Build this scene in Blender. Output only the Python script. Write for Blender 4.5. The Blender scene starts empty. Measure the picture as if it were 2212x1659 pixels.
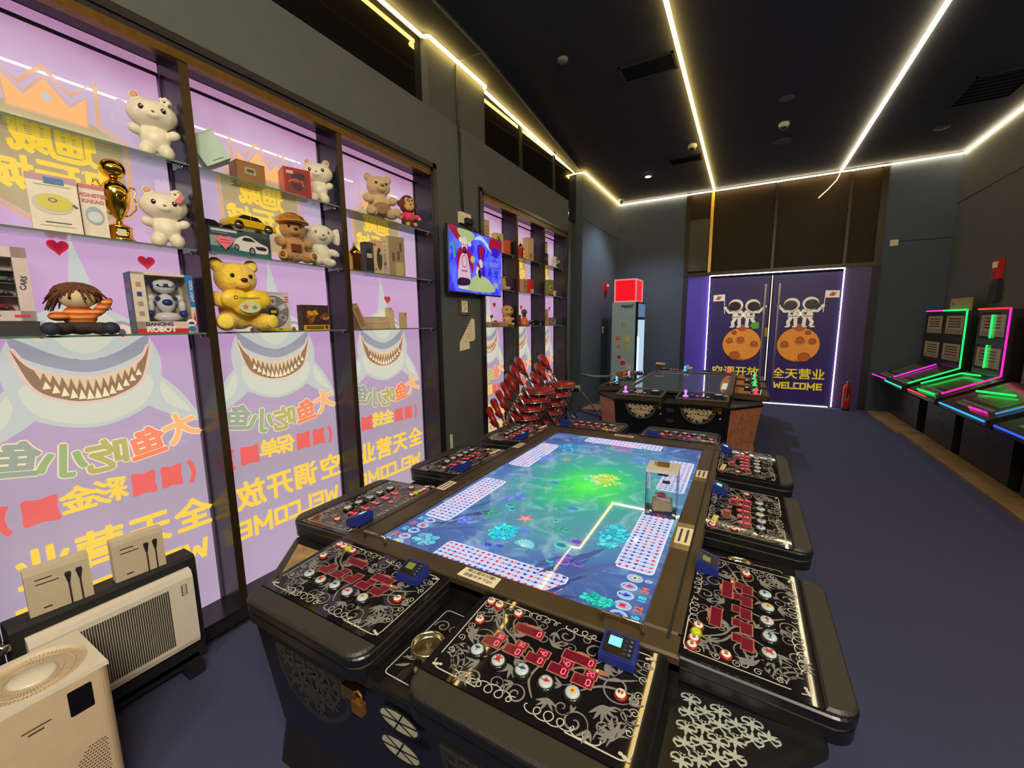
import bpy, math, random
from mathutils import Matrix, Vector
random.seed(7)
PI = math.pi
SC = bpy.context.scene
COL = SC.collection

# ------------------------------------------------------------------ camera, world, exposure
cam = bpy.data.cameras.new('camera')
cam.sensor_fit = 'HORIZONTAL'; cam.sensor_width = 36.0
cam.lens = 889.436 * 36.0 / 2212.0
cam.clip_start = 0.05
camo = bpy.data.objects.new('camera', cam); COL.objects.link(camo)
camo.location = (0, 0, 1.5)
camo.rotation_euler = (math.radians(81.708), math.radians(0.665), math.radians(29.459))
SC.camera = camo
w = bpy.data.worlds.new('world'); SC.world = w; w.use_nodes = True
w.node_tree.nodes['Background'].inputs[0].default_value = (0.6, 0.7, 1, 1)
w.node_tree.nodes['Background'].inputs[1].default_value = 0.01
SC.view_settings.view_transform = 'Standard'
SC.view_settings.look = 'None'
SC.view_settings.gamma = 1.0
SC.view_settings.exposure = 0.0
SC.view_settings.use_curve_mapping = False
LED = 18.0          # radiance of the warm ceiling strips

def spot(name, loc, col, power, ang=100, r=.05, tgt=None, blend=.6):
    l = bpy.data.lights.new(name, 'SPOT'); l.energy = power; l.color = col
    l.spot_size = math.radians(ang); l.spot_blend = blend; l.shadow_soft_size = r
    o = bpy.data.objects.new(name, l); COL.objects.link(o); o.location = loc
    return o

def fill_lamp(name, loc, tgt, size, power, col):
    l = bpy.data.lights.new(name, 'AREA'); l.shape = 'SQUARE'; l.size = size; l.energy = power; l.color = col
    o = bpy.data.objects.new(name, l); COL.objects.link(o); o.location = loc
    o.rotation_euler = (Vector(tgt)-Vector(loc)).to_track_quat('-Z', 'Y').to_euler()
# added fill lamps behind the viewer, standing in for unseen front-room lights
fill_lamp('added_front_fill', (1.5, -1.0, 3.8), (-2.2, 1.2, 1.3), 1.4, 250, (1, .90, .74))
fill_lamp('added_front_fill', (-.2, -1.7, 3.8), (-.6, 1.0, .6), 1.0, 60, (1, .90, .76))

# ------------------------------------------------------------------ materials
def c(r, g, b):
    f = lambda x: (x/255/12.92) if x <= 10 else ((x/255+.055)/1.055)**2.4
    return (f(r), f(g), f(b))
MATS = {}
def M(name, col, rough=.5, metal=0, noise=.12, ns=30, bump=0, em=None, es=0, spec=.5, coat=0, alpha=1, trans=0, sheen=0):
    if name in MATS: return MATS[name]
    m = bpy.data.materials.new(name); m.use_nodes = True
    nt = m.node_tree; b = nt.nodes['Principled BSDF']
    b.inputs['Roughness'].default_value = rough; b.inputs['Metallic'].default_value = metal
    b.inputs['Specular IOR Level'].default_value = spec
    b.inputs['Coat Weight'].default_value = coat; b.inputs['Coat Roughness'].default_value = .05
    b.inputs['Sheen Weight'].default_value = sheen
    b.inputs['Transmission Weight'].default_value = trans
    b.inputs['Base Color'].default_value = (*col, 1)
    if noise or bump:
        tc = nt.nodes.new('ShaderNodeTexCoord'); n = nt.nodes.new('ShaderNodeTexNoise')
        n.inputs['Scale'].default_value = ns; n.inputs['Detail'].default_value = 3
        nt.links.new(tc.outputs['Object'], n.inputs['Vector'])
        if noise:
            r = nt.nodes.new('ShaderNodeValToRGB')
            r.color_ramp.elements[0].position = .3; r.color_ramp.elements[1].position = .7
            r.color_ramp.elements[0].color = (*[x*(1-noise) for x in col], 1)
            r.color_ramp.elements[1].color = (*[min(1, x*(1+noise)) for x in col], 1)
            nt.links.new(n.outputs['Fac'], r.inputs['Fac']); nt.links.new(r.outputs['Color'], b.inputs['Base Color'])
        if bump:
            bp = nt.nodes.new('ShaderNodeBump'); bp.inputs['Strength'].default_value = bump; bp.inputs['Distance'].default_value = .01
            nt.links.new(n.outputs['Fac'], bp.inputs['Height']); nt.links.new(bp.outputs['Normal'], b.inputs['Normal'])
    if em:
        b.inputs['Emission Color'].default_value = (*em, 1); b.inputs['Emission Strength'].default_value = es
    m.diffuse_color = (*col, 1)
    MATS[name] = m
    return m
def E(name, col, s, rough=.25, base=None):
    return M(name, base or tuple(x*.25 for x in col), rough, noise=0, em=col, es=s)

K = {}
K['wall'] = M('wall_paint', c(80, 83, 82), .75, noise=.06, ns=8)
K['wallb'] = M('wall_paint_cold_cast', c(72, 82, 96), .75, noise=.06, ns=8)  # blue cast of the cold downlight mixed into this wall colour
K['ceil'] = M('ceiling_paint', c(52, 56, 68), .8, noise=.1, ns=5)
K['carpet'] = M('carpet', c(74, 77, 108), .95, noise=.2, ns=260, bump=.35, spec=.1)
K['black'] = M('black_lacquer', c(20, 20, 22), .3, noise=.1)
K['blackm'] = M('black_matte', c(26, 26, 28), .6, noise=.15)
K['pad'] = M('black_vinyl_pad', c(50, 47, 41), .45, noise=.1, ns=120, bump=.15)
K['bezel'] = M('dark_bronze_laminate', c(68, 55, 36), .38, noise=.12, ns=14)
K['case'] = M('display_case_black', c(34, 30, 36), .25, noise=.1)
K['bronze'] = M('bronze_trim', c(120, 92, 48), .3, metal=.9, noise=.15)
K['brass'] = M('brass', c(212, 170, 80), .25, metal=1, noise=.1)
K['gold'] = M('polished_gold', c(236, 186, 70), .12, metal=1, noise=.05)
K['chrome'] = M('chrome', c(190, 190, 194), .12, metal=1, noise=.03)
K['steel'] = M('steel', c(150, 152, 155), .3, metal=1, noise=.05)
K['white'] = M('white_plastic', c(226, 221, 208), .4, noise=.03)
K['cream'] = M('cream_vinyl', c(226, 216, 190), .45, noise=.04)
K['warm'] = E('warm_led', (1.0, .68, .17), LED)
K['warmw'] = E('warm_white_led', (1.0, .80, .46), LED)
K['cold'] = E('cold_white_led', (1.0, .95, .98), 6)
K['paper'] = M('paper', c(236, 224, 190), .7, noise=.06)
K['ink'] = M('black_ink', c(30, 28, 28), .6, noise=0)
K['red'] = M('red_plastic', c(190, 24, 30), .35, noise=.06)
K['glassdark'] = M('dark_window_glass', c(22, 19, 16), .06, noise=.1, spec=.8)

def glass(name, col, tr):
    if name in MATS: return MATS[name]
    m = bpy.data.materials.new(name); m.use_nodes = True; nt = m.node_tree
    for n in list(nt.nodes): nt.nodes.remove(n)
    o = nt.nodes.new('ShaderNodeOutputMaterial'); mx = nt.nodes.new('ShaderNodeMixShader')
    t = nt.nodes.new('ShaderNodeBsdfTransparent'); t.inputs[0].default_value = (*col, 1)
    g = nt.nodes.new('ShaderNodeBsdfGlossy'); g.inputs['Roughness'].default_value = .02
    lw = nt.nodes.new('ShaderNodeFresnel'); lw.inputs['IOR'].default_value = tr
    nt.links.new(lw.outputs[0], mx.inputs[0]); nt.links.new(t.outputs[0], mx.inputs[1]); nt.links.new(g.outputs[0], mx.inputs[2])
    nt.links.new(mx.outputs[0], o.inputs[0]); MATS[name] = m
    return m
K['glass'] = glass('shelf_glass', (.86, .93, .88), 1.5)
K['acryl'] = glass('clear_acrylic', (.985, .992, .992), 1.4)
K['glassedge'] = M('green_glass_edge', c(96, 120, 104), .2, noise=.1, em=c(70, 90, 80), es=.0)

# ------------------------------------------------------------------ mesh builder
class MB:
    def __init__(s, mtx=None):
        s.v = []; s.f = []; s.m = []; s.s = []; s.M = mtx or Matrix()
    def add(s, vs, fs, mi=0, sm=False):
        b = len(s.v); s.v += [tuple(s.M @ Vector(p)) for p in vs]
        for f in fs: s.f.append([b+i for i in f]); s.m.append(mi); s.s.append(sm)
        return s
    def box(s, cc, d, mi=0, R=None):
        x, y, z = d[0]/2, d[1]/2, d[2]/2
        R = R or Matrix()
        vs = [R @ Vector(p) + Vector(cc) for p in [(-x,-y,-z),(x,-y,-z),(x,y,-z),(-x,y,-z),(-x,-y,z),(x,-y,z),(x,y,z),(-x,y,z)]]
        return s.add(vs, [(0,3,2,1),(4,5,6,7),(0,1,5,4),(1,2,6,5),(2,3,7,6),(3,0,4,7)], mi)
    def bb(s, x0, x1, y0, y1, z0, z1, mi=0):
        return s.box(((x0+x1)/2, (y0+y1)/2, (z0+z1)/2), (x1-x0, y1-y0, z1-z0), mi)
    def prism(s, poly, z0, z1, mi=0, ch=0, sm=False, top=None):
        """polygon (ccw, xy) extruded in z with chamfer ch at the top; top: offset of the top polygon towards its centre"""
        n = len(poly); rings = [(poly, z0)]
        if ch: rings += [(poly, z1-ch), (inset(poly, ch), z1)]
        else: rings += [(inset(poly, top) if top else poly, z1)]
        vs = [(p[0], p[1], z) for pl, z in rings for p in pl]
        fs = [tuple(range(n))[::-1], tuple(range(len(vs)-n, len(vs)))]
        for k in range(len(rings)-1):
            for i in range(n):
                j = (i+1) % n; fs.append((k*n+i, k*n+j, (k+1)*n+j, (k+1)*n+i))
        return s.add(vs, fs, mi, sm)
    def lathe(s, prof, cc=(0,0,0), n=20, mi=0, sm=True, R=None):
        R = R or Matrix(); vs = []; fs = []
        for r, z in prof:
            for i in range(n):
                a = 2*PI*i/n; vs.append(R @ Vector((r*math.cos(a), r*math.sin(a), z)) + Vector(cc))
        for k in range(len(prof)-1):
            for i in range(n):
                j = (i+1) % n; fs.append((k*n+i, k*n+j, (k+1)*n+j, (k+1)*n+i))
        if prof[0][0] > 1e-6: fs.append(tuple(range(n))[::-1])
        if prof[-1][0] > 1e-6: fs.append(tuple(range(len(vs)-n, len(vs))))
        return s.add(vs, fs, mi, sm)
    def cyl(s, cc, r, h, n=20, mi=0, R=None):
        return s.lathe([(r*.94, 0), (r, h*.06), (r, h*.92), (r*.94, h)], cc, n, mi, True, R)
    def ell(s, cc, r, mi=0, R=None, nu=16, nv=10):
        if not hasattr(r, '__len__'): r = (r, r, r)
        R = R or Matrix(); vs = []; fs = []
        for k in range(1, nv):
            t = PI*k/nv
            for i in range(nu):
                a = 2*PI*i/nu
                vs.append(R @ Vector((r[0]*math.sin(t)*math.cos(a), r[1]*math.sin(t)*math.sin(a), r[2]*math.cos(t))) + Vector(cc))
        vs.append(R @ Vector((0,0,r[2])) + Vector(cc)); vs.append(R @ Vector((0,0,-r[2])) + Vector(cc))
        T = len(vs)-2
        for i in range(nu):
            j = (i+1) % nu
            fs.append((T, i, j)); fs.append((T+1, (nv-2)*nu+j, (nv-2)*nu+i))
            for k in range(nv-2): fs.append((k*nu+i, (k+1)*nu+i, (k+1)*nu+j, k*nu+j))
        return s.add(vs, fs, mi, True)
    def tube(s, pts, r, n=8, mi=0, closed=False):
        pts = [Vector(p) for p in pts]; N = len(pts); vs = []; fs = []; up = None
        for i, p in enumerate(pts):
            a = pts[(i-1) % N] if (closed or i) else p; b = pts[(i+1) % N] if (closed or i < N-1) else p
            d = (b-a).normalized()
            if up is None: up = d.orthogonal().normalized()
            up = (up - d*up.dot(d)).normalized(); q = d.cross(up)
            rr = r[i] if hasattr(r, '__len__') else r
            for k in range(n):
                t = 2*PI*k/n; vs.append(p + (up*math.cos(t) + q*math.sin(t))*rr)
        for i in range(N if closed else N-1):
            j = (i+1) % N
            for k in range(n):
                l = (k+1) % n; fs.append((i*n+k, i*n+l, j*n+l, j*n+k))
        if not closed: fs += [tuple(range(n))[::-1], tuple(range((N-1)*n, N*n))]
        return s.add(vs, fs, mi, True)
    def flat(s, poly, z=0, mi=0):
        return s.add([(p[0], p[1], z) for p in poly], [tuple(range(len(poly)))], mi)
    def rect(s, x0, x1, y0, y1, z=0, mi=0): return s.flat([(x0,y0),(x1,y0),(x1,y1),(x0,y1)], z, mi)
    def disc(s, x, y, rx, ry=None, z=0, mi=0, n=20, rot=0):
        ry = ry or rx; cr, sr = math.cos(rot), math.sin(rot); P = []
        for i in range(n):
            a = 2*PI*i/n; u, v = rx*math.cos(a), ry*math.sin(a); P.append((x+u*cr-v*sr, y+u*sr+v*cr))
        return s.flat(P, z, mi)
    def star(s, x, y, r, z=0, mi=0, n=5, q=.45, rot=0):
        return s.flat([(x+(r if i % 2 == 0 else r*q)*math.sin(PI*i/n+rot), y+(r if i % 2 == 0 else r*q)*math.cos(PI*i/n+rot)) for i in range(2*n)][::-1], z, mi)
    def ribbon(s, pts, wd, z=0, mi=0, closed=False):
        N = len(pts); vs = []; fs = []
        for i, p in enumerate(pts):
            a = pts[(i-1) % N] if (closed or i) else p; b = pts[(i+1) % N] if (closed or i < N-1) else p
            dx, dy = b[0]-a[0], b[1]-a[1]; L = math.hypot(dx, dy) or 1
            ww = (wd[i] if hasattr(wd, '__len__') else wd)/2
            vs += [(p[0]-dy/L*ww, p[1]+dx/L*ww, z), (p[0]+dy/L*ww, p[1]-dx/L*ww, z)]
        for i in range(N if closed else N-1):
            j = (i+1) % N; fs.append((2*i, 2*i+1, 2*j+1, 2*j))
        return s.add(vs, fs, mi)
    def text(s, t, x, y, size, z=0, mi=0, bold=.0, al='CENTER', mirror=False, rot=0, sx=1):
        vs, fs = text2d(t, 0, al)
        cr, sr = math.cos(rot), math.sin(rot)
        n = 0 if not bold else (8 if bold > .03 else 4)
        for k in range(n+1):
            ox, oy = (0, 0) if k == n else (bold*math.cos(2*PI*(k+.5)/n), bold*math.sin(2*PI*(k+.5)/n))
            V = []
            for a, b in vs:
                a, b = (a+ox)*size*sx*(-1 if mirror else 1), (b+oy)*size
                V.append((x+a*cr-b*sr, y+a*sr+b*cr, z+k*.00001))
            s.add(V, [f[::-1] if mirror else f for f in fs], mi)
        return s
    def build(s, name, mats, parent=None, loc=None, rz=0):
        me = bpy.data.meshes.new(name); me.from_pydata(s.v, [], s.f)
        if not isinstance(mats, (list, tuple)): mats = [mats]
        for m in mats: me.materials.append(K[m] if isinstance(m, str) else m)
        me.polygons.foreach_set('material_index', s.m); me.polygons.foreach_set('use_smooth', s.s)
        me.update()
        return link(name, me, parent, loc, rz)
def builds(s, name, mats, parent=None):
    """one object for each connected piece"""
    par = list(range(len(s.v)))
    def fd(a):
        while par[a] != a: par[a] = par[par[a]]; a = par[a]
        return a
    for f in s.f:
        for q in f[1:]: par[fd(q)] = fd(f[0])
    grp = {}
    for k, f in enumerate(s.f): grp.setdefault(fd(f[0]), []).append(k)
    for ks in grp.values():
        n = MB(); mp = {}
        for k in ks:
            ff = []
            for q in s.f[k]:
                if q not in mp: mp[q] = len(n.v); n.v.append(s.v[q])
                ff.append(mp[q])
            n.f.append(ff); n.m.append(s.m[k]); n.s.append(s.s[k])
        n.build(name, mats, parent)
MB.builds = builds
def inset(poly, d):
    n = len(poly); out = []
    for i in range(n):
        a, b, cc = Vector(poly[i-1]), Vector(poly[i]), Vector(poly[(i+1) % n])
        e1 = (b-a); e2 = (cc-b)
        if e1.length < 1e-9 or e2.length < 1e-9: out.append(tuple(b)); continue
        n1 = Vector((-e1.y, e1.x)).normalized(); n2 = Vector((-e2.y, e2.x)).normalized()
        m = n1+n2; k = m.length_squared
        out.append(tuple(b + (m*(2*d/k) if k > .2 else n1*d)))
    return out
def rrect(x0, x1, y0, y1, r, n=5, which=(1,1,1,1)):
    P = []
    for k, (cx, cy, a0) in enumerate([(x0, y0, PI), (x1, y0, 1.5*PI), (x1, y1, 0), (x0, y1, .5*PI)]):
        if not which[k]: P.append((cx, cy)); continue
        ox = cx + (r if cx == x0 else -r); oy = cy + (r if cy == y0 else -r)
        for i in range(n+1):
            a = a0 + .5*PI*i/n; P.append((ox+r*math.cos(a), oy+r*math.sin(a)))
    return P
_T = {}
GL = {'W': [[(0, 1), (.12, 0), (.36, .72), (.6, 0), (.72, 1)]], 'E': [[(.56, .92), (.08, .92), (.08, .08), (.56, .08)], [(.08, .5), (.5, .5)]], 'L': [[(.08, 1), (.08, .08), (.52, .08)]],
      'C': [[(.56, .92), (.08, .92), (.08, .08), (.56, .08)]], 'O': [[(.08, .08), (.08, .92), (.58, .92), (.58, .08), (.08, .08), (.08, .2)]], 'M': [[(.08, 0), (.08, 1)], [(.08, .92), (.42, .28), (.76, .92)], [(.76, 1), (.76, 0)]]}
GW = {'W': .86, 'E': .70, 'L': .64, 'C': .70, 'O': .78, 'M': .97}
def square_text(m, t, x, y, h, z, mi, mirror=False, sx=1, wd=.215):
    tot = sum(GW[ch] for ch in t)-.12; px = -tot/2; q = -1 if mirror else 1; k = 0
    for ch in t:
        for st in GL[ch]:
            P = [((px+a)*h*sx*q+x, (b-.5)*h+y) for a, b in st]
            for a, b in zip(P[:-1], P[1:]):
                d = math.hypot(b[0]-a[0], b[1]-a[1]) or 1; e = wd*h*.48/d; k += 1
                a2 = (a[0]-(b[0]-a[0])*e, a[1]-(b[1]-a[1])*e); b2 = (b[0]+(b[0]-a[0])*e, b[1]+(b[1]-a[1])*e)
                if ch in 'WM' and abs(a[0]-b[0]) > 1e-4: a2, b2 = a, b
                m.ribbon([a2, b2], wd*h, z+k*.00001, mi)
        px += GW[ch]
def text2d(t, bold, al):
    k = (t, bold, al)
    if k in _T: return _T[k]
    cu = bpy.data.curves.new('tmp', 'FONT'); cu.body = t; cu.size = 1; cu.align_x = al; cu.align_y = 'CENTER'
    cu.offset = bold; cu.fill_mode = 'FRONT'; cu.resolution_u = 3
    o = bpy.data.objects.new('tmp', cu); COL.objects.link(o)
    dg = bpy.context.evaluated_depsgraph_get(); me = o.evaluated_get(dg).to_mesh()
    vs = [(v.co.x, v.co.y) for v in me.vertices]; fs = []
    for p in me.polygons:
        f = list(p.vertices)
        if p.normal.z < 0: f = f[::-1]
        fs.append(f)
    o.to_mesh_clear(); bpy.data.objects.remove(o); bpy.data.curves.remove(cu)
    _T[k] = (vs, fs); return _T[k]
def link(name, me, parent=None, loc=None, rz=0):
    o = bpy.data.objects.new(name, me); COL.objects.link(o)
    if parent: o.parent = parent
    if loc is not None: o.location = loc
    if rz: o.rotation_euler = (0, 0, rz)
    return o
def tag(o, label=None, cat=None, group=None, kind=None):
    if label: o['label'] = label
    if cat: o['category'] = cat
    if group: o['group'] = group
    if kind: o['kind'] = kind
    return o
def thing(name, label, cat, loc=(0,0,0), rz=0, group=None):
    o = bpy.data.objects.new(name, None); COL.objects.link(o); o.empty_display_size = .05
    o.location = loc; o.rotation_euler = (0, 0, rz)
    return tag(o, label, cat, group)
def struct(name, mb, mats): return tag(mb.build(name, mats), kind='structure')
def dup(o, parent=None):
    n = o.copy(); COL.objects.link(n)
    if parent: n.parent = parent
    for ch in o.children: dup(ch, n)
    return n
def soft(name, mb, mats, parent=None, vox=.006, smooth=4, loc=None):
    """overlapping lumps fused into one continuous surface"""
    o = mb.build(name, mats); r = o.modifiers.new('r', 'REMESH'); r.mode = 'VOXEL'; r.voxel_size = vox
    r.use_smooth_shade = True
    sm = o.modifiers.new('s', 'SMOOTH'); sm.iterations = smooth; sm.factor = .5
    dg = bpy.context.evaluated_depsgraph_get(); me = bpy.data.meshes.new_from_object(o.evaluated_get(dg))
    old = o.data; bpy.data.objects.remove(o); bpy.data.meshes.remove(old)
    me.polygons.foreach_set('use_smooth', [True]*len(me.polygons))
    return link(name, me, parent, loc)
def RX(a): return Matrix.Rotation(a, 4, 'X')
def RY(a): return Matrix.Rotation(a, 4, 'Y')
def RZ(a): return Matrix.Rotation(a, 4, 'Z')
def FX(x): return Matrix(((0,0,1,x),(1,0,0,0),(0,1,0,0),(0,0,0,1)))      # drawing plane facing +x: a -> y, b -> z
def FY(y): return Matrix(((1,0,0,0),(0,0,-1,y),(0,1,0,0),(0,0,0,1)))     # drawing plane facing -y: a -> x, b -> z
def T(x, y, z=0): return Matrix.Translation((x, y, z))

# ------------------------------------------------------------------ room
XL, XU, XC, XR, YB, ZC, YF = -2.175, -2.47, -2.42, 2.6, 8.8, 3.9, -2.6
N1, N2 = (.20, 2.62), (3.29, 5.34)
NZ0, NZ1 = .05, 2.66
mb = MB().bb(-3, 3, YF-.2, 9.4, -.1, 0); struct('floor', mb, 'carpet')
mb = MB().bb(-3, 3, YF-.2, 9.4, ZC, ZC+.1); struct('ceiling', mb, 'ceil')
mb = MB()
for y0, y1 in ((YF, N1[0]), (N1[1]+.02, N2[0]), (N2[1]+.02, 5.42)): mb.bb(XU-.3, XL, y0, y1, 0, 3.12)
for y0, y1 in ((N1[0], N1[1]+.02), (N2[0], N2[1]+.02)):
    mb.bb(XU-.3, XL, y0, y1, NZ1+.03, 3.12); mb.bb(XU-.3, XL-.19, y0, y1, 0, NZ1+.03); mb.bb(XU-.3, XL, y0, y1, 0, .03)
# upper wall with the two window openings
mb.bb(XU-.3, XU, 2.98, 3.85, 3.12, ZC); mb.bb(XU-.3, XU, YF, -1.2, 3.12, ZC)
mb.bb(XU-.3, XU-.1, -1.2, 2.98, 3.12, 3.2); mb.bb(XU-.3, XU-.1, 3.85, 6.65, 0, 3.2)
mb.bb(XU-.3, XU, 5.42, 6.65, 0, .02)
struct('wall_left', mb, 'wall')
mb = MB().bb(-2.9, XC, 6.65, YB, 0, ZC); struct('wall_left_far', mb, 'wallb')
for i, (y0, y1, fr) in enumerate(((-1.2, 2.98, (.8,)), (3.85, 6.65, (4.75, 5.75)))):
    o = struct('window_%d' % (i+1), MB().bb(XU-.12, XU-.07, y0, y1, 3.12, ZC), 'glassdark')
    f = MB()
    for y in fr: f.bb(XU-.08, XU-.05, y-.02, y+.02, 3.12, ZC)
    f.build('window_frame', 'blackm', o)
mb = MB().bb(-2.9, -1.13, YB, YB+.2, 0, ZC).bb(1.78, 2.9, YB, YB+.2, 0, ZC); struct('wall_back', mb, 'wallb')
mb = MB().bb(XR, XR+.2, YF, YB, 0, ZC); struct('wall_right', mb, 'wall')
mb = MB().bb(-2.9, 2.9, YF-.2, YF, 0, ZC); struct('wall_front', mb, 'wall')
# thin joint lines on the back and right walls
mb = MB().bb(1.9, XR, YB-.004, YB, 2.70, 2.712).bb(XR-.004, XR, 4, YB, 3.18, 3.192).bb(XC, XC+.004, 6.65, YB, 3.18, 3.19)
struct('trim_1', mb, 'blackm')
# metal floor edging under the display wall
struct('trim_2', MB().bb(XL, XL+.035, YF, 2.62, 0, .012).bb(XL+.005, XL+.012, YF, 2.62, .012, .018), 'steel')
struct('trim_3', MB().bb(XC, XC+.3, 6.7, 7.2, 0, .03), M('plinth_wood', c(150, 122, 86), .5))
# transom glazing over the doors
o = struct('window_3', MB().bb(-1.13, 1.78, YB+.03, YB+.06, 2.40, ZC), M('bronze_tinted_glass', c(44, 29, 7), .5, noise=.2, ns=1.3, spec=.2))
f = MB().bb(-1.13, -1.06, YB-.02, YB+.06, 2.38, ZC).bb(1.70, 1.78, YB-.02, YB+.06, 2.38, ZC).bb(-1.13, 1.78, YB-.03, YB+.06, 2.36, 2.42)
for x in (.32, 1.33): f.bb(x-.02, x+.02, YB-.01, YB+.06, 2.40, ZC)
f.build('window_frame', M('dark_bronze_frame', c(58, 46, 28), .35, metal=.5), o)
MB().bb(-.71, -.66, YB-.02, YB+.05, 2.40, 3.86).build('mullion', 'brass', o, )
MB().bb(-1.10, -.72, YB+.0, YB+.03, 2.46, 3.4).build('inner_panel', M('grey_film', c(70, 66, 52), .6), o)
# jambs beside the doors
mb = MB().bb(-1.13, -1.05, YB-.02, YB+.1, 0, 2.38).bb(1.70, 1.80, YB-.02, YB+.1, 0, 2.38); struct('trim_4', mb, M('door_jamb', c(38, 28, 40), .5))
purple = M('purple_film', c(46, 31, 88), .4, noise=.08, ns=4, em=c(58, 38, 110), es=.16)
struct('window_4', MB().bb(-1.05, -.66, YB+.0, YB+.03, 0, 2.2).bb(-1.05,-.66,YB+.02,YB+.05,2.2,2.38), M('violet_sidelight_film', c(72, 54, 140), .35, noise=.1, ns=3, em=c(80, 58, 165), es=.3))
struct('window_5', MB().bb(1.35, 1.70, YB+.0, YB+.03, 0, 2.36), M('dark_violet_film', c(66, 46, 84), .4, noise=.1, ns=3, em=c(60, 40, 80), es=.15))

# doors with their printed artwork
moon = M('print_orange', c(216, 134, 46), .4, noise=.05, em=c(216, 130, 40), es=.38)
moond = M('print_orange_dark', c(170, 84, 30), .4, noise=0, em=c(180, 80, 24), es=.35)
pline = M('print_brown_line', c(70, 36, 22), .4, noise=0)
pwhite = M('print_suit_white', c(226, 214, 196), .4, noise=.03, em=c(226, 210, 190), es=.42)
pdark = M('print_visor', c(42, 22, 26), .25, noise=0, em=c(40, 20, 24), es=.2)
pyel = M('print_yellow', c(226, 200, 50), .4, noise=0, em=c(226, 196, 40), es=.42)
def arc(cx, cy, rx, ry, a0, a1, n=16): return [(cx+rx*math.cos(a0+(a1-a0)*i/n), cy+ry*math.sin(a0+(a1-a0)*i/n)) for i in range(n+1)]
def limb(m, pts, wd, z, k=1):
    m.ribbon(pts, wd+.016, z, 2); m.ribbon(pts, wd, z+.0012, 3)
def door_art(m, mx, sg, clip=None):
    """mx: centre of the moon; sg = -1 flag on the left, +1 flag on the right"""
    X = lambda a: mx + a*sg
    m.disc(mx, 1.08, .318, .31, .004, 2, 40); m.disc(mx, 1.08, .31, .302, .005, 0, 40)
    m.flat(arc(mx, 1.08, .31, .302, PI*1.08, PI*1.92, 20) + arc(mx, 1.04, .30, .24, PI*1.9, PI*1.1, 20), .006, 1)
    for a, b, r in ((.02, 1.165, .055), (.20, 1.15, .045), (.0-.2, 1.09, .05), (.10, .865, .085), (.13, 1.30, .03)):
        m.disc(X(a), b, r+.008, r*.85+.008, .007, 2); m.disc(X(a), b, r, r*.85, .008, 1)
        m.ribbon(arc(X(a), b, r*1.5, r*1.3, PI*1.1, PI*1.9), .008, .0075, 2)
    m.disc(mx, 1.365, .08, .05, .0065, 1); m.disc(mx, 1.40, .055, .04, .0066, 1)
    for k, (hx, fx) in enumerate(((.13, 1), (-.14, -1))):
        hz = 1.79 if k == 0 else 1.78
        bx = hx*.72
        for q in (-1, 1):                                   # legs
            limb(m, [(X(bx+q*.03), 1.56), (X(bx+q*.055+fx*.02), 1.48), (X(bx+q*.05+fx*.01), 1.40)], .055, .009)
            m.disc(X(bx+q*.055+fx*.03), 1.395, .045, .02, .0125, 2); m.disc(X(bx+q*.055+fx*.03), 1.397, .038, .014, .013, 3)
        m.flat([(X(bx-.075), 1.70), (X(bx-.085), 1.55), (X(bx+.085), 1.55), (X(bx+.075), 1.70)][::(1 if sg > 0 else -1)], .0135, 3)
        m.ribbon([(X(bx-.085), 1.575), (X(bx+.085), 1.575)], .01, .014, 2); m.ribbon([(X(bx), 1.69), (X(bx-.02), 1.585)], .007, .014, 2)
        m.rect(min(X(bx-.05), X(bx-.015)), max(X(bx-.05), X(bx-.015)), 1.61, 1.64, .0142, 2)
        limb(m, [(X(bx-fx*.06), 1.67), (X(bx-fx*.10), 1.61), (X(bx-fx*.05), 1.575)], .045, .0145)
        m.disc(X(hx), hz, .125, .12, .016, 2, 28); m.disc(X(hx), hz, .118, .113, .0165, 3, 28)
        m.disc(X(hx+fx*.015), hz-.015, .10, .085, .017, 2, 28); m.disc(X(hx+fx*.02), hz-.02, .093, .078, .0175, 4, 28)
        m.disc(X(hx+fx*.055), hz+.01, .016, .026, .018, 2)
        end = (X(.30), 1.745) if k == 0 else (X(-.33), 1.76)
        limb(m, [(X(bx+fx*.07), 1.665), (X(bx+fx*.14), 1.66), end], .045, .019)
        m.disc(end[0], end[1], .036, .034, .0205, 2); m.disc(end[0], end[1], .029, .027, .021, 3)
    fx = X(.31)
    m.ribbon([(fx, 1.64), (X(.325), 2.0)], .012, .0215, 3)
    m.flat([(X(.325), 1.88), (X(.51), 1.875), (X(.51), 1.99), (X(.325), 2.0)][::(1 if sg > 0 else -1)], .022, 3)
    m.disc(X(.42), 1.935, .034, .034, .0225, 1); m.disc(X(.42), 1.935, .06, .014, .0226, 1, rot=.5)
PR = [moon, moond, pline, pwhite, pdark, pyel]
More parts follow.
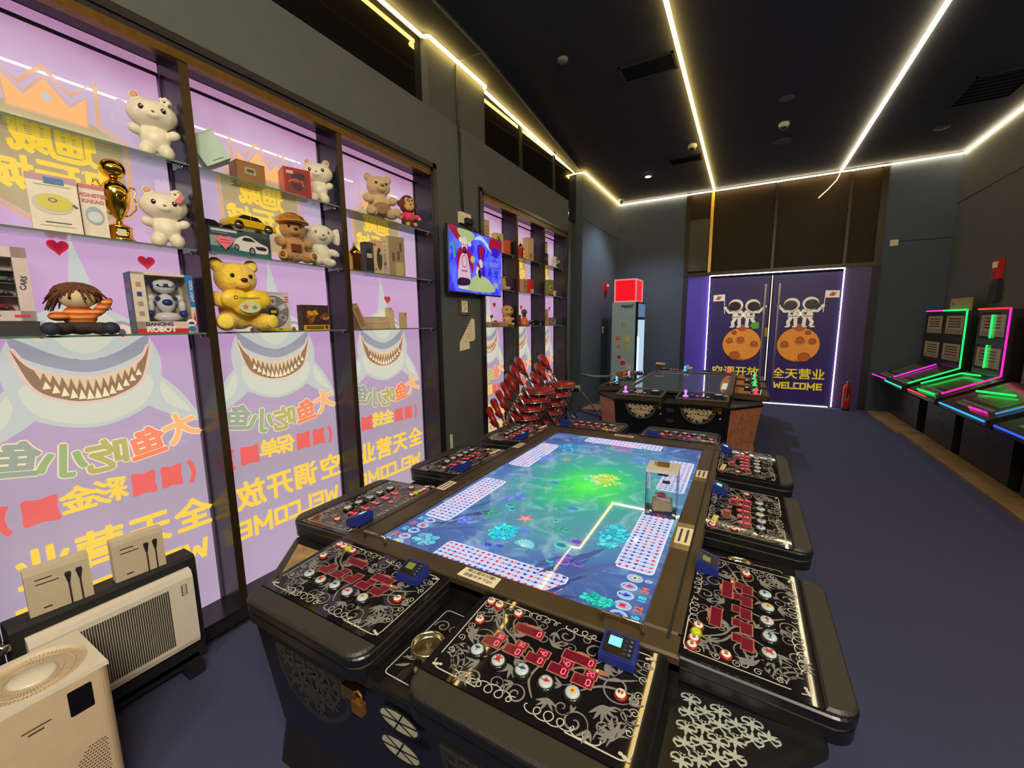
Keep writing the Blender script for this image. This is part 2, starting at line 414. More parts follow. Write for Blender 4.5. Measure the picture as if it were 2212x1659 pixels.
for i, (x0, x1, mx, sg, lab) in enumerate(((-.64, .32, -.07, -1, '空调开放'), (.37, 1.33, .80, 1, '全天营业'))):
    o = struct('door_%d' % (i+1), MB().bb(x0, x1, YB-.01, YB+.02, .03, 2.30), purple)
    m = MB(FY(YB-.012)); door_art(m, mx, sg); m.build('astronaut_print', PR, o)
    m = MB(FY(YB-.014)); m.text(lab, mx+.035 if i else -.15, .555, .20, 0, 5, .022, sx=.98); m.build('slogan_lettering', PR, o); m = MB(FY(YB-.014)); square_text(m, 'WELCOME', mx+.04 if i else -.15, .352, .112, 0, 5, False, 1.2)
    m.build('welcome_lettering', PR, o)
    hx = x1-.07 if i == 0 else x0+.09
    h = MB().tube([(hx, YB-.07, .40), (hx, YB-.07, 2.15)], .016, 10)
    for z in (.6, 1.3, 2.0): h.tube([(hx, YB-.07, z), (hx, YB-.01, z)], .009)
    h.build('handle', M('pull_handle_metal', c(170, 156, 156), .35, metal=.5), o)
    f = MB().bb(x0, x1, YB-.012, YB+.022, 0.01, .05); f.build('bottom_rail', 'steel', o)
    if i == 0:
        MB().box((.305, YB-.03, 1.30), (.05, .03, .16)).build('lock', 'brass', o)
        n = MB(FY(YB-.035)); n.rect(.075, .19, 1.365, 1.478); n.build('green_note', M('green_note_paper', c(110, 180, 60), .6, em=c(90, 160, 40), es=.2), o)

def strip(name, label, pts, wd, mat, group=None):
    m = MB()
    for a, b in zip(pts[:-1], pts[1:]):
        a, b = Vector(a), Vector(b); d = (b-a); L = d.length; d.normalize()
        q = d.to_track_quat('X', 'Z').to_matrix().to_4x4()
        m.box((a+b)/2, (L, wd, .012), 0, q)
    return tag(m.build(name, mat), label, 'led strip', group)
strip('led_strip', 'white light strip along the top of the doorway', [(-.66, YB-.02, 2.35), (1.345, YB-.02, 2.35)], .04, 'cold')
strip('led_strip', 'white light strip down the right side of the doorway', [(1.345, YB-.02, 2.35), (1.345, YB-.02, .02)], .03, 'cold')
strip('led_strip', 'white light strip down the left side of the doorway', [(-.66, YB-.02, 2.35), (-.66, YB-.02, .02)], .03, 'cold')
strip('led_strip', 'white light strip along the door threshold', [(-.1, YB-.02, .012), (1.30, YB-.02, .012)], .03, E('threshold_led', (.9, .95, 1), 2.2))
strip('led_strip', 'yellowish glowing strip for outside light showing through the gap between the two doors', [(.345, YB-.005, 2.3), (.345, YB-.005, .42)], .022, E('gap_glow', (1, .82, .5), 1.7))  # no fitting here: emissive strip added for outside light leaking between the doors
zc = ZC-.034
strip('led_strip', 'warm strip on the ceiling running to the middle of the doorway wall', [(-.68, YF, zc), (-.665, 8.74, zc)], .032, 'warm')
strip('led_strip', 'warm strip crossing the ceiling nearer the wall of neon machines', [(1.18, YF, zc), (1.165, 8.74, zc)], .036, 'warmw')
strip('led_strip', 'warm strip along the top of the doorway wall', [(XC, 8.77, zc), (XR, 8.77, zc)], .035, 'warmw')
strip('led_strip', 'warm strip along the top of the wall above the neon machines', [(XR-.02, 8.77, zc), (XR-.02, YF, zc)], .035, 'warmw')
strip('led_strip', 'jogging warm strip along the top of the prize display wall',
      [(XU-.02, YF, zc), (XU-.02, 2.95, zc), (XU+.03, 2.97, zc), (XU+.03, 3.83, zc), (XU-.02, 3.86, zc), (XU-.08, 6.6, zc), (XC+.03, 6.63, zc), (XC+.03, 8.75, zc)], .03, 'warm')
m = MB().tube([(1.16, 8.77, 3.84), (1.12, 8.74, 3.74), (1.02, 8.74, 3.62), (.90, 8.75, 3.50)], .007)
tag(m.build('led_strip', E('loose_led', (1, .72, .3), 2.5)), 'loose end of a light strip dangling over the transom glass', 'led strip')
# thin conduit on the ceiling edge
tag(MB().tube([(-2.1, YF, ZC-.01), (-2.19, 3.4, ZC-.01), (-2.45, 6.55, ZC-.01)], .008).build('conduit', M('grey_conduit', c(95, 90, 86), .5)), 'thin grey conduit running along the edge of the dark ceiling', 'pipe')
tag(MB().tube([(-2.19, 3.4, ZC-.015), (XU, 3.38, ZC-.02)], .006).build('conduit', M('grey_conduit', c(95, 90, 86), .5)), 'short conduit crossing from the ceiling edge to the light strip', 'pipe')

# ceiling fittings
def ceiling_item(name, label, cat, x, y, parts, group=None):
    t = thing(name, label, cat, (x, y, ZC), 0, group)
    for n, mb, mt in parts: mb.build(n, mt, t)
    return t
dome = lambda: [('mount', MB().lathe([(.055, 0), (.06, -.02), (.052, -.045), (.045, -.05)]), 'white'), ('lens_dome', MB().ell((0,0,-.05), (.04, .04, .035)), M('smoked_dome', c(40, 38, 36), .1, noise=0, spec=.8))]
ceiling_item('security_camera', 'white dome camera on the ceiling beside the first warm strip', 'camera', -.80, 6.49, dome())
ceiling_item('security_camera', 'white dome camera on the ceiling between the two warm strips', 'camera', .245, 6.4, dome())
ceiling_item('security_camera', 'small white camera in the ceiling corner above the drinks fridge', 'camera', -2.3, 8.5, [('mount', MB().lathe([(.05, 0), (.05, -.03), (.03, -.06)]), 'white'), ('lens_dome', MB().ell((.01,-.02,-.06), .03), M('smoked_dome', c(40, 38, 36), .1, noise=0, spec=.8))])
ceiling_item('smoke_detector', 'round smoke detector on the ceiling near the display wall', 'detector', -1.62, 3.87, [('housing', MB().lathe([(.05, 0), (.05, -.015), (.03, -.03), (.012, -.034)]), M('grey_plastic', c(120, 118, 114), .5))])
gp = M('dim_grey_plastic', c(78, 76, 76), .5)
ceiling_item('ceiling_speaker', 'flat round ceiling speaker behind the middle dome camera', 'speaker', .263, 7.0, [('grille', MB().lathe([(.1, 0), (.1, -.008), (.085, -.012)]), gp), ('rim', MB().tube([(.1*math.cos(a*PI/12), .1*math.sin(a*PI/12), -.008) for a in range(24)], .006, closed=True), gp)])
ceiling_item('ceiling_speaker', 'small round speaker in front of the middle dome camera', 'speaker', .23, 5.74, [('grille', MB().lathe([(.07, 0), (.07, -.006), (.06, -.01)]), gp)])
ceiling_item('ceiling_speaker', 'round speaker in the ceiling over the neon machines', 'speaker', 2.0, 7.6, [('grille', MB().lathe([(.07, 0), (.07, -.006), (.06, -.01)]), gp)])
def vent(x, y, label, sx=.5, sy=.28):
    f = MB().bb(-sx/2, sx/2, -sy/2, -sy/2+.02, -.012, 0).bb(-sx/2, sx/2, sy/2-.02, sy/2, -.012, 0).bb(-sx/2, -sx/2+.02, -sy/2, sy/2, -.012, 0).bb(sx/2-.02, sx/2, -sy/2, sy/2, -.012, 0)
    s = MB()
    for k in range(8):
        yy = -sy/2+.03+(sy-.06)*k/7; s.box((0, yy, -.008), (sx-.04, .018, .003), 0, RX(.7))
    vm = M('vent_metal', c(34, 33, 34), .4); ceiling_item('ceiling_vent', label, 'vent', x, y, [('frame', f, vm), ('slats', s, vm)])
vent(-.97, 4.4, 'dark slatted air vent beside the first ceiling strip')
vent(-.95, 7.0, 'dark slatted air vent close to the dome camera and the drinks fridge', .45, .25)
vent(2.1, 6.6, 'dark air vent in the ceiling above the neon machines', .5, .7)
o = ceiling_item('downlight', 'bright cold recessed downlight above the drinks fridge', 'lamp', -1.58, 7.45, [('rim', MB().lathe([(.06, 0), (.062, -.006), (.045, -.008)]), 'white'), ('bulb', MB().lathe([(.042, -.009), (.03, -.014), (0.001, -.016)]), E('downlight_bulb', (.9, .95, 1), 40))])
spot('downlight_beam', (-1.58, 7.45, ZC-.05), (.70, .86, 1), 150, 110, .05)

# ------------------------------------------------------------------ display cases with glass shelves
SHZ = (1.478, 1.850, 2.215)
def display_case(label, y0, y1, posts, bays):
    t = thing('display_case', label, 'display case', (0, 0, 0))
    xb = XL-.19
    f = MB()
    for a, b in ((y0, y0+.04), (y1-.02, y1+.02)): f.bb(xb, XL+.012, a, b, NZ0-.02, NZ1+.03)
    f.bb(xb, XL+.012, y0, y1, NZ0-.02, NZ0+.03); f.bb(xb, XL+.012, y0, y1, NZ1, NZ1+.03)
    f.bb(XL-.02, XL+.02, y0-.03, y0+.01, .02, NZ1+.06); f.bb(XL-.02, XL+.02, y1, y1+.04, .02, NZ1+.06); f.bb(XL-.02, XL+.02, y0-.03, y1+.04, NZ1+.025, NZ1+.06); f.bb(XL-.02, XL+.02, y0, y1, .015, NZ0+.02)
    f.build('frame', 'case', t)
    MB().bb(XL-.03, XL+.014, y0+.03, y1-.03, NZ1-.035, NZ1).build('header_trim', 'bronze', t)
    for p in posts:
        q = MB().bb(xb, XL+.005, p-.018, p+.018, NZ0, NZ1).build('post', 'case', t)
        MB().bb(XL+.004, XL+.009, p-.018, p+.018, NZ0, NZ1).build('post_facing', M('bronze_facing', c(74, 58, 36), .3, metal=.6), q)
    ed = [y0+.04]+[v for p in posts for v in (p-.018, p+.018)]+[y1-.02]
    for k in range(3):
        a, b = ed[2*k], ed[2*k+1]
        for z in SHZ:
            s = MB().bb(xb+.03, XL-.012, a+.002, b-.002, z-.008, z).build('glass_shelf', 'glass', t)
            MB().bb(XL-.012, XL-.0105, a+.002, b-.002, z-.008, z).build('front_edge', 'glassedge', s)
            for yy in (a+.012, b-.012):
                MB().cyl((XL-.03, yy, z-.022), .007, .014, 8).build('shelf_clip', 'chrome', s)
    return t, [(ed[2*k], ed[2*k+1]) for k in range(3)]
case1, bays1 = display_case('black framed prize display case nearest the front, with larger toys', N1[0], N1[1], (1.0, 1.78), None)
case2, bays2 = display_case('black framed prize display case beyond the television', N2[0], N2[1], (3.97, 4.65), None)

# ------------------------------------------------------------------ backlit posters (writing reads mirrored, seen from behind)
def poster_mat():
    m = bpy.data.materials.new('backlit_film'); m.use_nodes = True; nt = m.node_tree; b = nt.nodes['Principled BSDF']
    tc = nt.nodes.new('ShaderNodeTexCoord'); sp = nt.nodes.new('ShaderNodeSeparateXYZ'); n = nt.nodes.new('ShaderNodeTexNoise')
    n.inputs['Scale'].default_value = 2.2; n.inputs['Detail'].default_value = 2
    ad = nt.nodes.new('ShaderNodeMath'); ad.operation = 'MULTIPLY_ADD'; ad.inputs[1].default_value = .5
    mr = nt.nodes.new('ShaderNodeMapRange'); mr.inputs['From Min'].default_value = .25; mr.inputs['From Max'].default_value = 2.9
    r = nt.nodes.new('ShaderNodeValToRGB'); cr = r.color_ramp
    stops = [(0, c(178, 158, 184)), (.28, c(164, 148, 168)), (.45, c(176, 150, 180)), (.56, c(188, 146, 192)), (.70, c(196, 158, 196)), (.82, c(178, 160, 186)), (.92, c(196, 168, 200)), (1, c(176, 128, 164))]
    cr.elements[0].position = 0; cr.elements[0].color = (*stops[0][1], 1); cr.elements[1].position = 1; cr.elements[1].color = (*stops[-1][1], 1)
    for p, col in stops[1:-1]:
        e = cr.elements.new(p); e.color = (*col, 1)
    L = nt.links
    L.new(tc.outputs['Object'], sp.inputs[0]); L.new(tc.outputs['Object'], n.inputs['Vector'])
    L.new(n.outputs['Fac'], ad.inputs[0]); L.new(sp.outputs['Z'], ad.inputs[2]); L.new(ad.outputs[0], mr.inputs['Value'])
    L.new(mr.outputs[0], r.inputs['Fac']); L.new(r.outputs['Color'], b.inputs['Emission Color'])
    b.inputs['Emission Strength'].default_value = 1.0; b.inputs['Base Color'].default_value = (.12, .1, .12, 1)
    b.inputs['Roughness'].default_value = .012; b.inputs['Specular IOR Level'].default_value = .5
    K['film'] = m
poster_mat()
def P(name, r, g, b, s=1.0): return E(name, c(r, g, b), s, .08, base=(.08, .08, .08))
PM = [P('print_gold_yellow', 250, 206, 66), P('print_red', 232, 92, 88), P('print_amber', 246, 176, 108), P('print_coral', 242, 128, 84), P('print_olive', 178, 170, 96),
      P('print_green', 150, 172, 112), P('print_grey_green', 150, 160, 142), P('print_outline_cream', 240, 220, 176), P('print_pale_grey', 190, 194, 188), P('print_belly', 206, 206, 186),
      P('print_grey', 150, 148, 158), P('print_mouth', 140, 104, 74), P('print_tooth', 222, 190, 150), P('print_lip', 224, 188, 172), P('print_eye_dark', 70, 60, 62),
      P('print_shield', 226, 170, 130, .9), P('print_taupe', 170, 150, 140), P('print_dark_heart', 176, 22, 66), P('print_khaki', 176, 156, 112)]
def sm(pts, n=8, closed=True):
    """smooth closed outline through points"""
    out = []; N = len(pts)
    for i in range(N if closed else N-1):
        p0, p1, p2, p3 = [Vector(pts[(i+k) % N] if closed else pts[min(max(i+k, 0), N-1)]) for k in (-1, 0, 1, 2)]
        for j in range(n):
            t = j/n; out.append(tuple(.5*((2*p1)+(p2-p0)*t+(2*p0-5*p1+4*p2-p3)*t*t+(3*p1-p0-3*p2+p3)*t**3)))
    return out
def shark(m):
    """a generic grinning grey shark head with side fins"""
    m.flat([(.06, 1.62), (.0, 1.86), (-.03, 1.62), (-.06, 1.58), (.09, 1.58)], .0005, 8)
    for q in (-1, 1):
        m.flat(sm([(q*.20, 1.30), (q*.30, 1.20), (q*.365, 1.05), (q*.25, 1.10), (q*.16, 1.18)], 6)[::q], .001, 8)
        m.flat(sm([(q*.22, 1.27), (q*.28, 1.19), (q*.33, 1.10), (q*.24, 1.16)], 5)[::q], .0012, 9)
    m.flat(sm([(0, 1.60), (.14, 1.545), (.225, 1.42), (.235, 1.29), (.18, 1.16), (0, 1.095), (-.18, 1.16), (-.235, 1.29), (-.225, 1.42), (-.14, 1.545)][::-1], 8), .0015, 8)
    m.flat(sm([(0, 1.30), (.19, 1.29), (.16, 1.17), (0, 1.11), (-.16, 1.17), (-.19, 1.29)][::-1], 8), .0018, 9)
    m.flat(sm([(0, 1.60), (.10, 1.53), (.07, 1.44), (0, 1.40), (-.07, 1.44), (-.10, 1.53)][::-1], 8), .0019, 9)
    m.flat(sm([(-.20, 1.47), (-.09, 1.40), (0, 1.375), (.09, 1.40), (.20, 1.47), (.17, 1.39), (.0, 1.325), (-.17, 1.39)][::-1], 6), .0021, 10)
    for q in (-1, 1):
        m.disc(q*.125, 1.487, .026, .03, .0024, 13, 14); m.disc(q*.118, 1.482, .013, .017, .0027, 14, 12)
        m.ribbon(sm([(q*.06, 1.50), (q*.12, 1.525), (q*.17, 1.50)], 5, False), .014, .0026, 10)
        m.disc(q*.035, 1.375, .013, .007, .0026, 10, 12, q*.4)
    top = sm([(-.205, 1.43), (-.15, 1.345), (0, 1.295), (.15, 1.345), (.205, 1.43)], 8, False)
    bot = sm([(.205, 1.43), (.16, 1.28), (.08, 1.222), (0, 1.208), (-.08, 1.222), (-.16, 1.28), (-.205, 1.43)], 8, False)
    mouth = top + bot
    m.flat(inset(mouth[::-1], -.011), .003, 13); m.flat(mouth[::-1], .0034, 11)
    for row in (0, 1):
        for k in range(-6, 7):
            x = k*.0235+(.012 if row else 0); a = abs(x)/.2
            if abs(x) > .165: continue
            if row == 0:
                yt = 1.295+.085*a**1.7; h = .052*(1-.55*a); m.flat([(x-.0125, yt+.004), (x, yt-h), (x+.0125, yt+.004)], .0040, 12)
            else:
                yb = 1.214+.14*a**2.0; h = .045*(1-.5*a); m.flat([(x-.0115, yb), (x+.0115, yb), (x, yb+h)], .0042, 7)
def crown(m):
    # orange outlined badge with a crown on top
    m.ribbon([(-.205, 1.98), (-.215, 2.25), (-.135, 2.31), (-.135, 2.45), (-.07, 2.385), (0, 2.47), (.065, 2.395), (.145, 2.475), (.14, 2.315), (.22, 2.275), (.21, 1.98), (.10, 1.915), (0, 1.89), (-.1, 1.915)], .017, .0012, 15, closed=True)
    m.flat([(-.195, 1.99), (-.1, 1.93), (0, 1.905), (.1, 1.93), (.195, 1.99), (.205, 2.265), (.12, 2.31), (-.12, 2.31), (-.2, 2.245)], .0006, 18)
    m.flat([(-.105, 2.295), (.105, 2.295), (.11, 2.40), (.06, 2.345), (.0, 2.425), (-.06, 2.345), (-.11, 2.40)], .0016, 2)
    m.ribbon([(-.105, 2.295), (-.115, 2.41), (-.06, 2.355), (0, 2.435), (.06, 2.355), (.115, 2.41), (.105, 2.295)], .01, .0019, 15, closed=True)
    m.flat([(0, 2.34), (.016, 2.36), (0, 2.385), (-.016, 2.36)], .0022, 8)
def heart(m, x, y, s, z, mi):
    m.flat([(x+s*.5*math.sin(t)**3*1.0, y+s*.5*(13*math.cos(t)-5*math.cos(2*t)-2*math.cos(3*t)-math.cos(4*t))/15) for t in [2*PI*i/28 for i in range(28)]][::-1], z, mi)
MID = ['彩金', '保单', '金钱']
BIG = ['全天营业', '空调开放', '全天营业']
def make_poster(label, bay, k, sx, hearts):
    y0, y1 = bay; yc = (y0+y1)/2; x = XL-.165
    t = thing('backlit_poster', label, 'poster', (x, yc, 0), 0, 'backlit shark posters')
    MB().bb(-.012, 0, y0-yc+.004, y1-yc-.004, NZ0+.03, NZ1-.005).build('film', 'film', t)
    MB().bb(-.008, .003, y1-yc-.012, y1-yc-.004, NZ0+.03, NZ1-.05).bb(-.008, .003, y0-yc+.004, y0-yc+.012, NZ0+.03, NZ1-.05).bb(-.008, .003, y0-yc+.004, y1-yc-.004, NZ1-.06, NZ1-.045).build('film_edge', M('film_edge', c(120, 100, 130), .4, noise=0), t)
    MM = FX(.0005) @ Matrix.Diagonal((sx, 1, 1, 1))
    m = MB(MM); crown(m); m.build('crown_badge', PM, t)
    m = MB(MM); shark(m); m.build('shark_print', PM, t)
    m = MB(MM)
    bd = .04
    for ch, u, z in (('迪', .058, 2.19), ('威', -.058, 2.195), ('电', .125, 2.07), ('玩', .0, 2.065), ('城', -.125, 2.06)): m.text(ch, u, z, .125, .003, 0, bd, mirror=True)
    m.build('logo_lettering', PM, t); m = MB(MM)
    for ch, u, z, mi, r in (('大', .285, 1.02, 2, -.3), ('鱼', .15, .975, 3, -.15), ('吃', .015, .957, 4, 0), ('小', -.12, .97, 5, .12), ('鱼', -.245, 1.01, 6, .2)):
        m.text(ch, u, z, .142, .0015, 7, .072, mirror=True, rot=-r); m.text(ch, u, z, .142, .003, mi, .042, mirror=True, rot=-r)
    m.build('title_lettering', PM, t); m = MB(MM)
    for ch, u in zip(MID[k], (.0+.005, -.093)): m.text(ch, u, .805, .112, .003, 0, .036, mirror=True)
    for u, wd in ((.222, .08), (.118, .085), (-.20, .095)):
        m.flat(sm([(u-wd/2, .755), (u, .76), (u+wd/2, .752), (u+wd/2-.003, .805), (u+wd/2, .855), (u, .85), (u-wd/2+.003, .857), (u-wd/2, .805)], 3), .002, 1)
    m.ribbon(arc(.265, .802, .045, .07, -.9, .9, 8), .02, .002, 1); m.ribbon(arc(-.255, .802, .045, .07, PI-.9, PI+.9, 8), .02, .002, 1)
    m.build('prize_lettering', PM, t); m = MB(MM)
    for ch, u in zip(BIG[k], (.29, .115, -.05, -.215)): m.text(ch, u, .573, .162, .003, 0, .032, mirror=True)
    m.build('slogan_lettering', PM, t); m = MB(MM)
    square_text(m, 'WELCOME', .012, .395, .098, .003, 0, True, 1.22)
    m.build('welcome_lettering', PM, t)
    for u, z in hearts:
        m = MB(FX(.004)); heart(m, u, z, .062, 0, 0); heart(m, u, z+.004, .05, .0006, 1)
        for q in (-.006, .006): m.ribbon([(u-.012, z+q+.004), (u+.012, z+q+.004)], .002, .0012, 2)
        m.build('heart_sticker', [P('sticker_red', 214, 40, 66, .8), P('sticker_rose', 200, 26, 60, .7), P('sticker_ink', 120, 10, 40, .5)], t)
    return t
PL = ['behind the boxed robot and the striped doll', 'behind the big yellow bear', 'behind the sitting beige bear']
for k, (b, h) in enumerate(zip(bays1, ([(-.035, 1.815), (.235, 1.79)], [], [(-.32, 1.735), (.06, 1.69)]))):
    make_poster('mirrored backlit shark poster '+PL[k], b, k, 1.0, h)
PL2 = ['nearest the television, behind the sitting baby doll', 'in the middle bay of the far case, behind the red boxes', 'in the last bay of the far display case']
for k, (b, h) in enumerate(zip(bays2, ([(.12, 1.70), (.1, 1.87)], [(.05, 1.69), (.1, 1.93)], [(.17, 1.70)]))):
    make_poster('mirrored backlit shark poster '+PL2[k], b, (0, 1, 2)[k], .84, h)
# coloured handwriting hearts and boxes etc. stand on the shelves ------------------------------------------------------
SX = -2.255
def carton(label, y, z, wd, dp, h, col, rz=0, x=SX, decor=None, side=None, cat='box', name='box', group=None, tilt=None, rough=.55, extra=None):
    t = thing(name, label, cat, (x, y, z), rz, group)
    if tilt: t.rotation_euler = tilt
    mt = M('card_%02x%02x%02x' % tuple(int(v) for v in col), c(*col), rough, noise=.05)
    b = MB(); b.bb(-dp/2, dp/2, -wd/2, wd/2, 0, h); b.build('carton', mt, t)
    b = MB().bb(-dp/2-.0006, dp/2+.0006, -wd/2-.0006, wd/2+.0006, h-.006, h+.0008); b.build('lid', M('lid_%02x%02x%02x' % tuple(int(v) for v in col), c(*[v*.92 for v in col]), rough, noise=.05), t)
    if decor:
        m = MB(FX(dp/2+.001)); mats = decor(m, wd, h); m.build('front_print', mats, t)
    if side:
        m = MB(FY(-wd/2-.001)); mats = side(m, dp, h); m.build('side_print', mats, t)
    return t
def F(r, g, b): return M('ink_%02x%02x%02x' % (r, g, b), c(r, g, b), .5, noise=0)
def lines(m, x0, x1, ys, mi, z=0, wd=.003):
    for y in ys: m.rect(x0, x1, y-wd/2, y+wd/2, z, mi)
def face(*pp): return pp

# toys
def toy(name, label, cat, y, z, s=1, rz=0, x=SX, group=None):
    t = thing(name, label, cat, (x, y, z), rz, group); t.scale = (s, s, s); return t
def bunny_proto():
    b = MB()
    b.ell((0, 0, .085), (.046, .055, .055))
    for q in (-1, 1):
        b.ell((.012, q*.034, .03), (.036, .030, .034)); b.ell((.018, q*.064, .108), (.022, .027, .021), 0, RX(q*.5)); b.ell((0, q*.052, .247), (.014, .022, .022), 0, RX(-q*.4))
    b.ell((0, 0, .183), (.064, .090, .062)); b.ell((.05, 0, .168), (.02, .03, .018))
    body = soft('body', b, 'cream', None, .0055, 3)
    e = MB()
    for q in (-1, 1): e.ell((.056, q*.036, .190), (.006, .0095, .0115))
    g = MB()
    for q in (-1, 1): g.ell((.0615, q*.036+.002, .194), (.002, .003, .003))
    return body, e, g
bp, be, bg = bunny_proto()
K['eye'] = M('toy_eye', c(60, 22, 24), .15, noise=0)
def bunny(label, y, z, rz, s, flower=None, tagc=None):
    t = toy('bunny_figurine', label, 'toy', y, z, s, rz, group='white bunny figurines')
    link('body', bp.data, t); be.builds('eye', 'eye', t); bg.builds('eye_glint', 'white', t)
    n = MB().ell((.071, 0, .176), (.003, .006, .004)); n.build('nose', M('toy_nose', c(150, 110, 96), .4), t)
    i = MB()
    for q in (-1, 1): i.ell((.0105, q*.053, .247), (.005, .013, .014), 0, RX(-q*.4))
    i.builds('inner_ear', M('inner_ear', c(196, 140, 112), .5), t)
    if flower:
        f = MB()
        for k in range(5): f.ell((.03, .045+.012*math.cos(k*1.256), .238+.012*math.sin(k*1.256)), (.006, .009, .009))
        f.build('flower', 'cream', t)
    if tagc:
        MB().box((.068, .058, .213), (.004, .02, .04), 0, RX(-.6)).build('price_tag', M('pink_tag', c(200, 90, 96), .5), t)
bunny('white bunny figurine on the top shelf at the end of the front bay', .905, SHZ[2], -.35, .98, True)
bunny('white bunny figurine with a pink tag beside the gold trophy', .905, SHZ[1], -.35, .95, True, True)
bunny('white bunny figurine leaning behind the red box', 1.685, SHZ[2], -.75, .94)
COL.objects.unlink(bp)

def bear(label, name, y, z, s, rz, fur, pads, extra, nose=c(60, 30, 22), vox=.008):
    t = toy(name, label, 'toy', y, z, s, rz)
    fm = M(name+'_fur', fur, .85, noise=.16, ns=70, bump=.5, sheen=.4); pm = M(name+'_pad', pads, .8, noise=.12, ns=60, bump=.3)
    b = MB(); b.ell((0, 0, .12), (.082, .09, .11)); b.ell((.01, 0, .275), (.086, .10, .086)); b.ell((.085, 0, .248), (.032, .042, .032))
    for q in (-1, 1):
        b.ell((0, q*.083, .345), (.022, .036, .036)); b.ell((.075, q*.085, .05), (.075, .048, .046), 0, RZ(q*.35)); b.ell((.05, q*.105, .165), (.06, .036, .038), 0, RZ(-q*.4) @ RY(.4))
    soft('body', b, fm, t, vox, 4)
    f = MB()
    for q in (-1, 1): f.ell((.139, q*.11, .052), (.012, .036, .036), 0, RZ(q*.35))
    f.builds('foot_pad', pm, t)
    e = MB()
    for q in (-1, 1): e.ell((.088, q*.042, .285), (.008, .010, .011))
    e.builds('eye', M('bead_eye', c(24, 14, 12), .1, noise=0), t)
    MB().ell((.118, 0, .262), (.010, .017, .011)).build('nose', M(name+'_nose', nose, .25, noise=0), t)
    i = MB()
    for q in (-1, 1): i.ell((.016, q*.085, .345), (.010, .024, .024))
    i.builds('inner_ear', pm, t)
    if extra: extra(t)
    return t
def yb(t):
    b = MB()
    b.ell((.12, .05, .165), (.03, .07, .05)); b.ell((.12, -.05, .165), (.03, .07, .05)); b.ell((.12, 0, .13), (.03, .07, .05))
    soft('heart_pillow', b, M('yellow_satin', c(236, 196, 50), .4, noise=.12), t, .006, 4)
    m = MB(FX(.1525)); m.disc(0, .125, .05, .03, 0, 0); m.star(-.02, .125, .018, .0006, 1); m.star(.022, .122, .016, .0006, 2); m.ribbon(arc(-.06, .172, .008, .008, 0, 6, 10), .003, .0003, 3)
    lines(m, -.045, .05, (.172,), 4, 0, .006); m.build('pillow_embroidery', [F(204, 206, 150), F(200, 110, 90), F(70, 150, 130), F(60, 40, 20), F(150, 180, 70)], t)
bear('big yellow plush bear hugging a heart pillow', 'teddy_bear', 1.165, SHZ[0], .95, -.12, c(246, 200, 66), c(244, 214, 80), yb, c(70, 22, 20))
def bb_(t):
    MB().ell((.085, 0, .085), (.018, .075, .05)).build('belly_patch', M('brown_pattern', c(150, 112, 76), .8, noise=.45, ns=60), t)
bear('large beige plush bear sitting alone on the top shelf', 'beige_bear', 2.15, SHZ[2], .80, -.45, c(206, 174, 126), c(196, 164, 118), bb_, c(120, 84, 56))
def cap(t):
    m = MB().lathe([(.102, 0), (.104, .02), (.09, .06), (.05, .085), (0.001, .09)], (0, 0, .315), 20); m.build('cap', M('gold_sequin_cap', c(206, 142, 60), .2, metal=.8, noise=.5, ns=160, bump=.8), t)
    m = MB(); pts = arc(0, 0, .17, .125, -1.5, 1.5, 16); m.prism([(p[0]-.0, p[1]) for p in pts]+[(.0, .1), (.0, -.1)], .318, .326); m.build('cap_brim', M('tan_felt', c(190, 140, 84), .8), t)
    MB().box((.092, 0, .12), (.012, .075, .055), 0, RY(-.15)).build('chest_patch', M('brown_patent', c(96, 52, 30), .12, noise=.1), t)
    f = MB()
    for q in (-1, 1): f.ell((.148, q*.115, .055), (.01, .022, .022))
    f.builds('foot_badge', M('gold_sequin', c(150, 110, 50), .2, metal=.8, noise=.4, ns=200, bump=.6), t)
bear('brown plush bear wearing a shiny gold cap', 'capped_bear', 1.495, SHZ[1], .68, -.35, c(180, 132, 76), c(196, 148, 90), cap)
def white_plush():
    t = toy('fluffy_plush', 'fluffy white big eared plush toy hanging its legs off the shelf', 'toy', 1.665, SHZ[1], .86, -.4)
    fm = M('white_fluff', c(222, 214, 190), .95, noise=.08, ns=80, bump=.7, sheen=.5)
    b = MB(); b.ell((0, 0, .09), (.06, .07, .075)); b.ell((.015, 0, .215), (.075, .095, .07))
    for q in (-1, 1):
        b.ell((0, q*.125, .215), (.02, .055, .06)); b.ell((.06, q*.045, .025), (.06, .03, .03), 0, RZ(q*.2)); b.ell((.025, q*.085, .10), (.025, .04, .024), 0, RX(-q*.5))
    b.ell((.085, 0, .195), (.025, .025, .022))
    soft('body', b, fm, t, .0065, 4)
    e = MB()
    for q in (-1, 1): e.ell((.086, q*.04, .225), (.005, .006, .009))
    e.builds('eye', M('grey_eye', c(96, 90, 86), .3), t)
    MB().ell((.109, 0, .2), (.004, .009, .006)).build('nose', M('grey_eye', c(96, 90, 86), .3), t)
white_plush()
